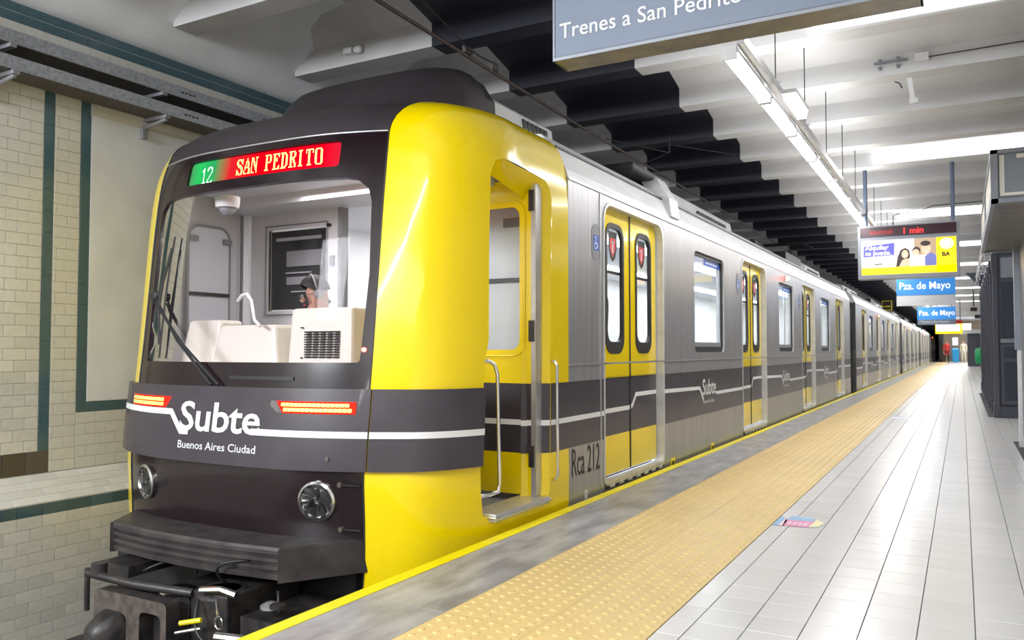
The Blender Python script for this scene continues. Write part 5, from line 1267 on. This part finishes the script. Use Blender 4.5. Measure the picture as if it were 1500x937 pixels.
m = MB(); m.box(.0, 1.6, 0, 3, 0, 1.95, 'kiosk'); m.build('kiosk_body', k3)
m = MB(); m.box(-.35, 1.6, -.3, 3.2, 1.98, 2.2, 'signwhite'); m.build('kiosk_roof', k3)
o = empty('camera_cluster', (.45, 38, 2.75)); tag(o, 'cluster of grey cameras and cables hanging beyond the kiosk', 'camera')
m = MB(); m.tube([(0, 0, 0), (0, 0, .72)], .04, 'greyp', 8)
for a, b in ((-.2, -.25), (.15, -.4), (.0, -.1)): m.box(a - .12, a + .12, -.1, .3, b - .07, b + .07, 'cove' if a < 0 else 'rubber')
m.split('camera_body', o, bevel=.02)
m = MB(); m.prism([(-.35, .38), (.3, .38), (.3, 0), (0, 0)], 'y', 0, .2, 'kiosk'); o = m.build('corner_sign', label='dark triangular bracket sign at the top corner of the panelled kiosk', cat='sign'); o.location = (.45, 22.7, 2.5)
# bins, mats, stickers
o = empty('litter_bin', (.78, 44, 0)); tag(o, 'green litter bin on a post beyond the panelled kiosk', 'bin')
m = MB(); m.lathe([(.2, .35), (.24, .5), (.25, .95), (.22, 1.0)], (0, 0, 0), (0, 0, 1), 'green', 18); m.build('bin_body', o, smooth=True, auto=40)
m = MB(); m.lathe([(.22, 1.0), (.2, 1.05), (.05, 1.09)], (0, 0, 0), (0, 0, 1), 'green', 18); m.tube([(0, 0, 0), (0, 0, .4)], .03, 'greyp'); m.tube([(.05, .1, 1.0), (.05, .1, 3.5)], .05, 'cove'); m.build('bin_post', o)
o = empty('litter_bin', (-.43, 71, 0)); tag(o, 'tall blue bin against the far end wall', 'bin')
m = MB(); taper(m, -.2, .2, -.2, .2, .03, 1.0, -.03, -.03, 'bluebin'); m.build('bin_body', o, bevel=.02)
m = MB(); taper(m, -.24, .24, -.24, .24, 1.0, 1.1, .05, .05, 'bluebin'); m.build('bin_lid', o, bevel=.02)
for x0, x1, y0, y1, lb in ((.47, .9, 8.6, 10.35, 'dark rubber mat in front of the roller shutter'), (.33, .425, 14.0, 21.5, 'narrow dark mat strip along the panelled kiosk')):
    m = MB(); m.box(x0, x1, y0, y1, 0.0008, .008, 'mat_dark'); m.build('floor_mat', label=lb, cat='mat')
o = empty('floor_sticker', (-.965, 4.80, .0015)); tag(o, 'worn pink and blue sticker on the white tiles beside the tactile strip', 'sticker')
F0 = lambda d: (lambda u, v: (u, v, d * .0004))
def Q(mb, pts, d, mt): mb.add([F0(d)(*p) for p in pts], [tuple(range(len(pts)))], mt)
m = MB(); Q(m, [(0, 0), (.03, 0), (.035, .20), (.0, .28)], 1, 'cyan'); Q(m, [(.03, .0), (.06, .0), (.05, .28), (.035, .20)], 1, 'palepink'); Q(m, [(.045, .17), (.19, .20), (.185, .29), (.055, .30)], 2, 'cyan')
Q(m, [(.055, .0), (.19, .02), (.20, .21), (.04, .18)], 1, 'pink'); Q(m, [(.19, .02), (.235, .06), (.255, .17), (.20, .28)], 1, 'palecream'); m.build('print', o)
m = MB()
for q in range(4): Q(m, [(.068 + q * .029, .05), (.088 + q * .029, .055), (.090 + q * .029, .13 + .02 * (q % 2)), (.070 + q * .029, .12)], 3, 'palepink')
m.build('faded_print', o, kind='stuff')
o = empty('floor_sticker', (-.93, 13.0, .0015)); tag(o, 'small faded blue sticker farther along the tactile strip', 'sticker')
m = MB(); Q(m, [(0, 0), (.28, .05), (.27, .35), (.02, .30)], 1, 'cyan'); Q(m, [(.03, .03), (.25, .08), (.24, .2), (.04, .17)], 2, 'palepink'); m.build('print', o)
o = empty('signal_lamp', (-2.45, 60, 2.35)); tag(o, 'small green signal lamp by the tunnel mouth', 'signal')
m = MB(); m.lathe([(.09, 0), (.09, -.02)], (0, 0, 0), (0, 1, 0), 'greenlamp', 14); m.build('lens', o)
m = MB(); m.box(-.15, .15, .02, .2, -.2, .2, 'black'); m.tube([(0, .1, .2), (0, .1, 1.1)], .03, 'black'); m.build('housing', o)
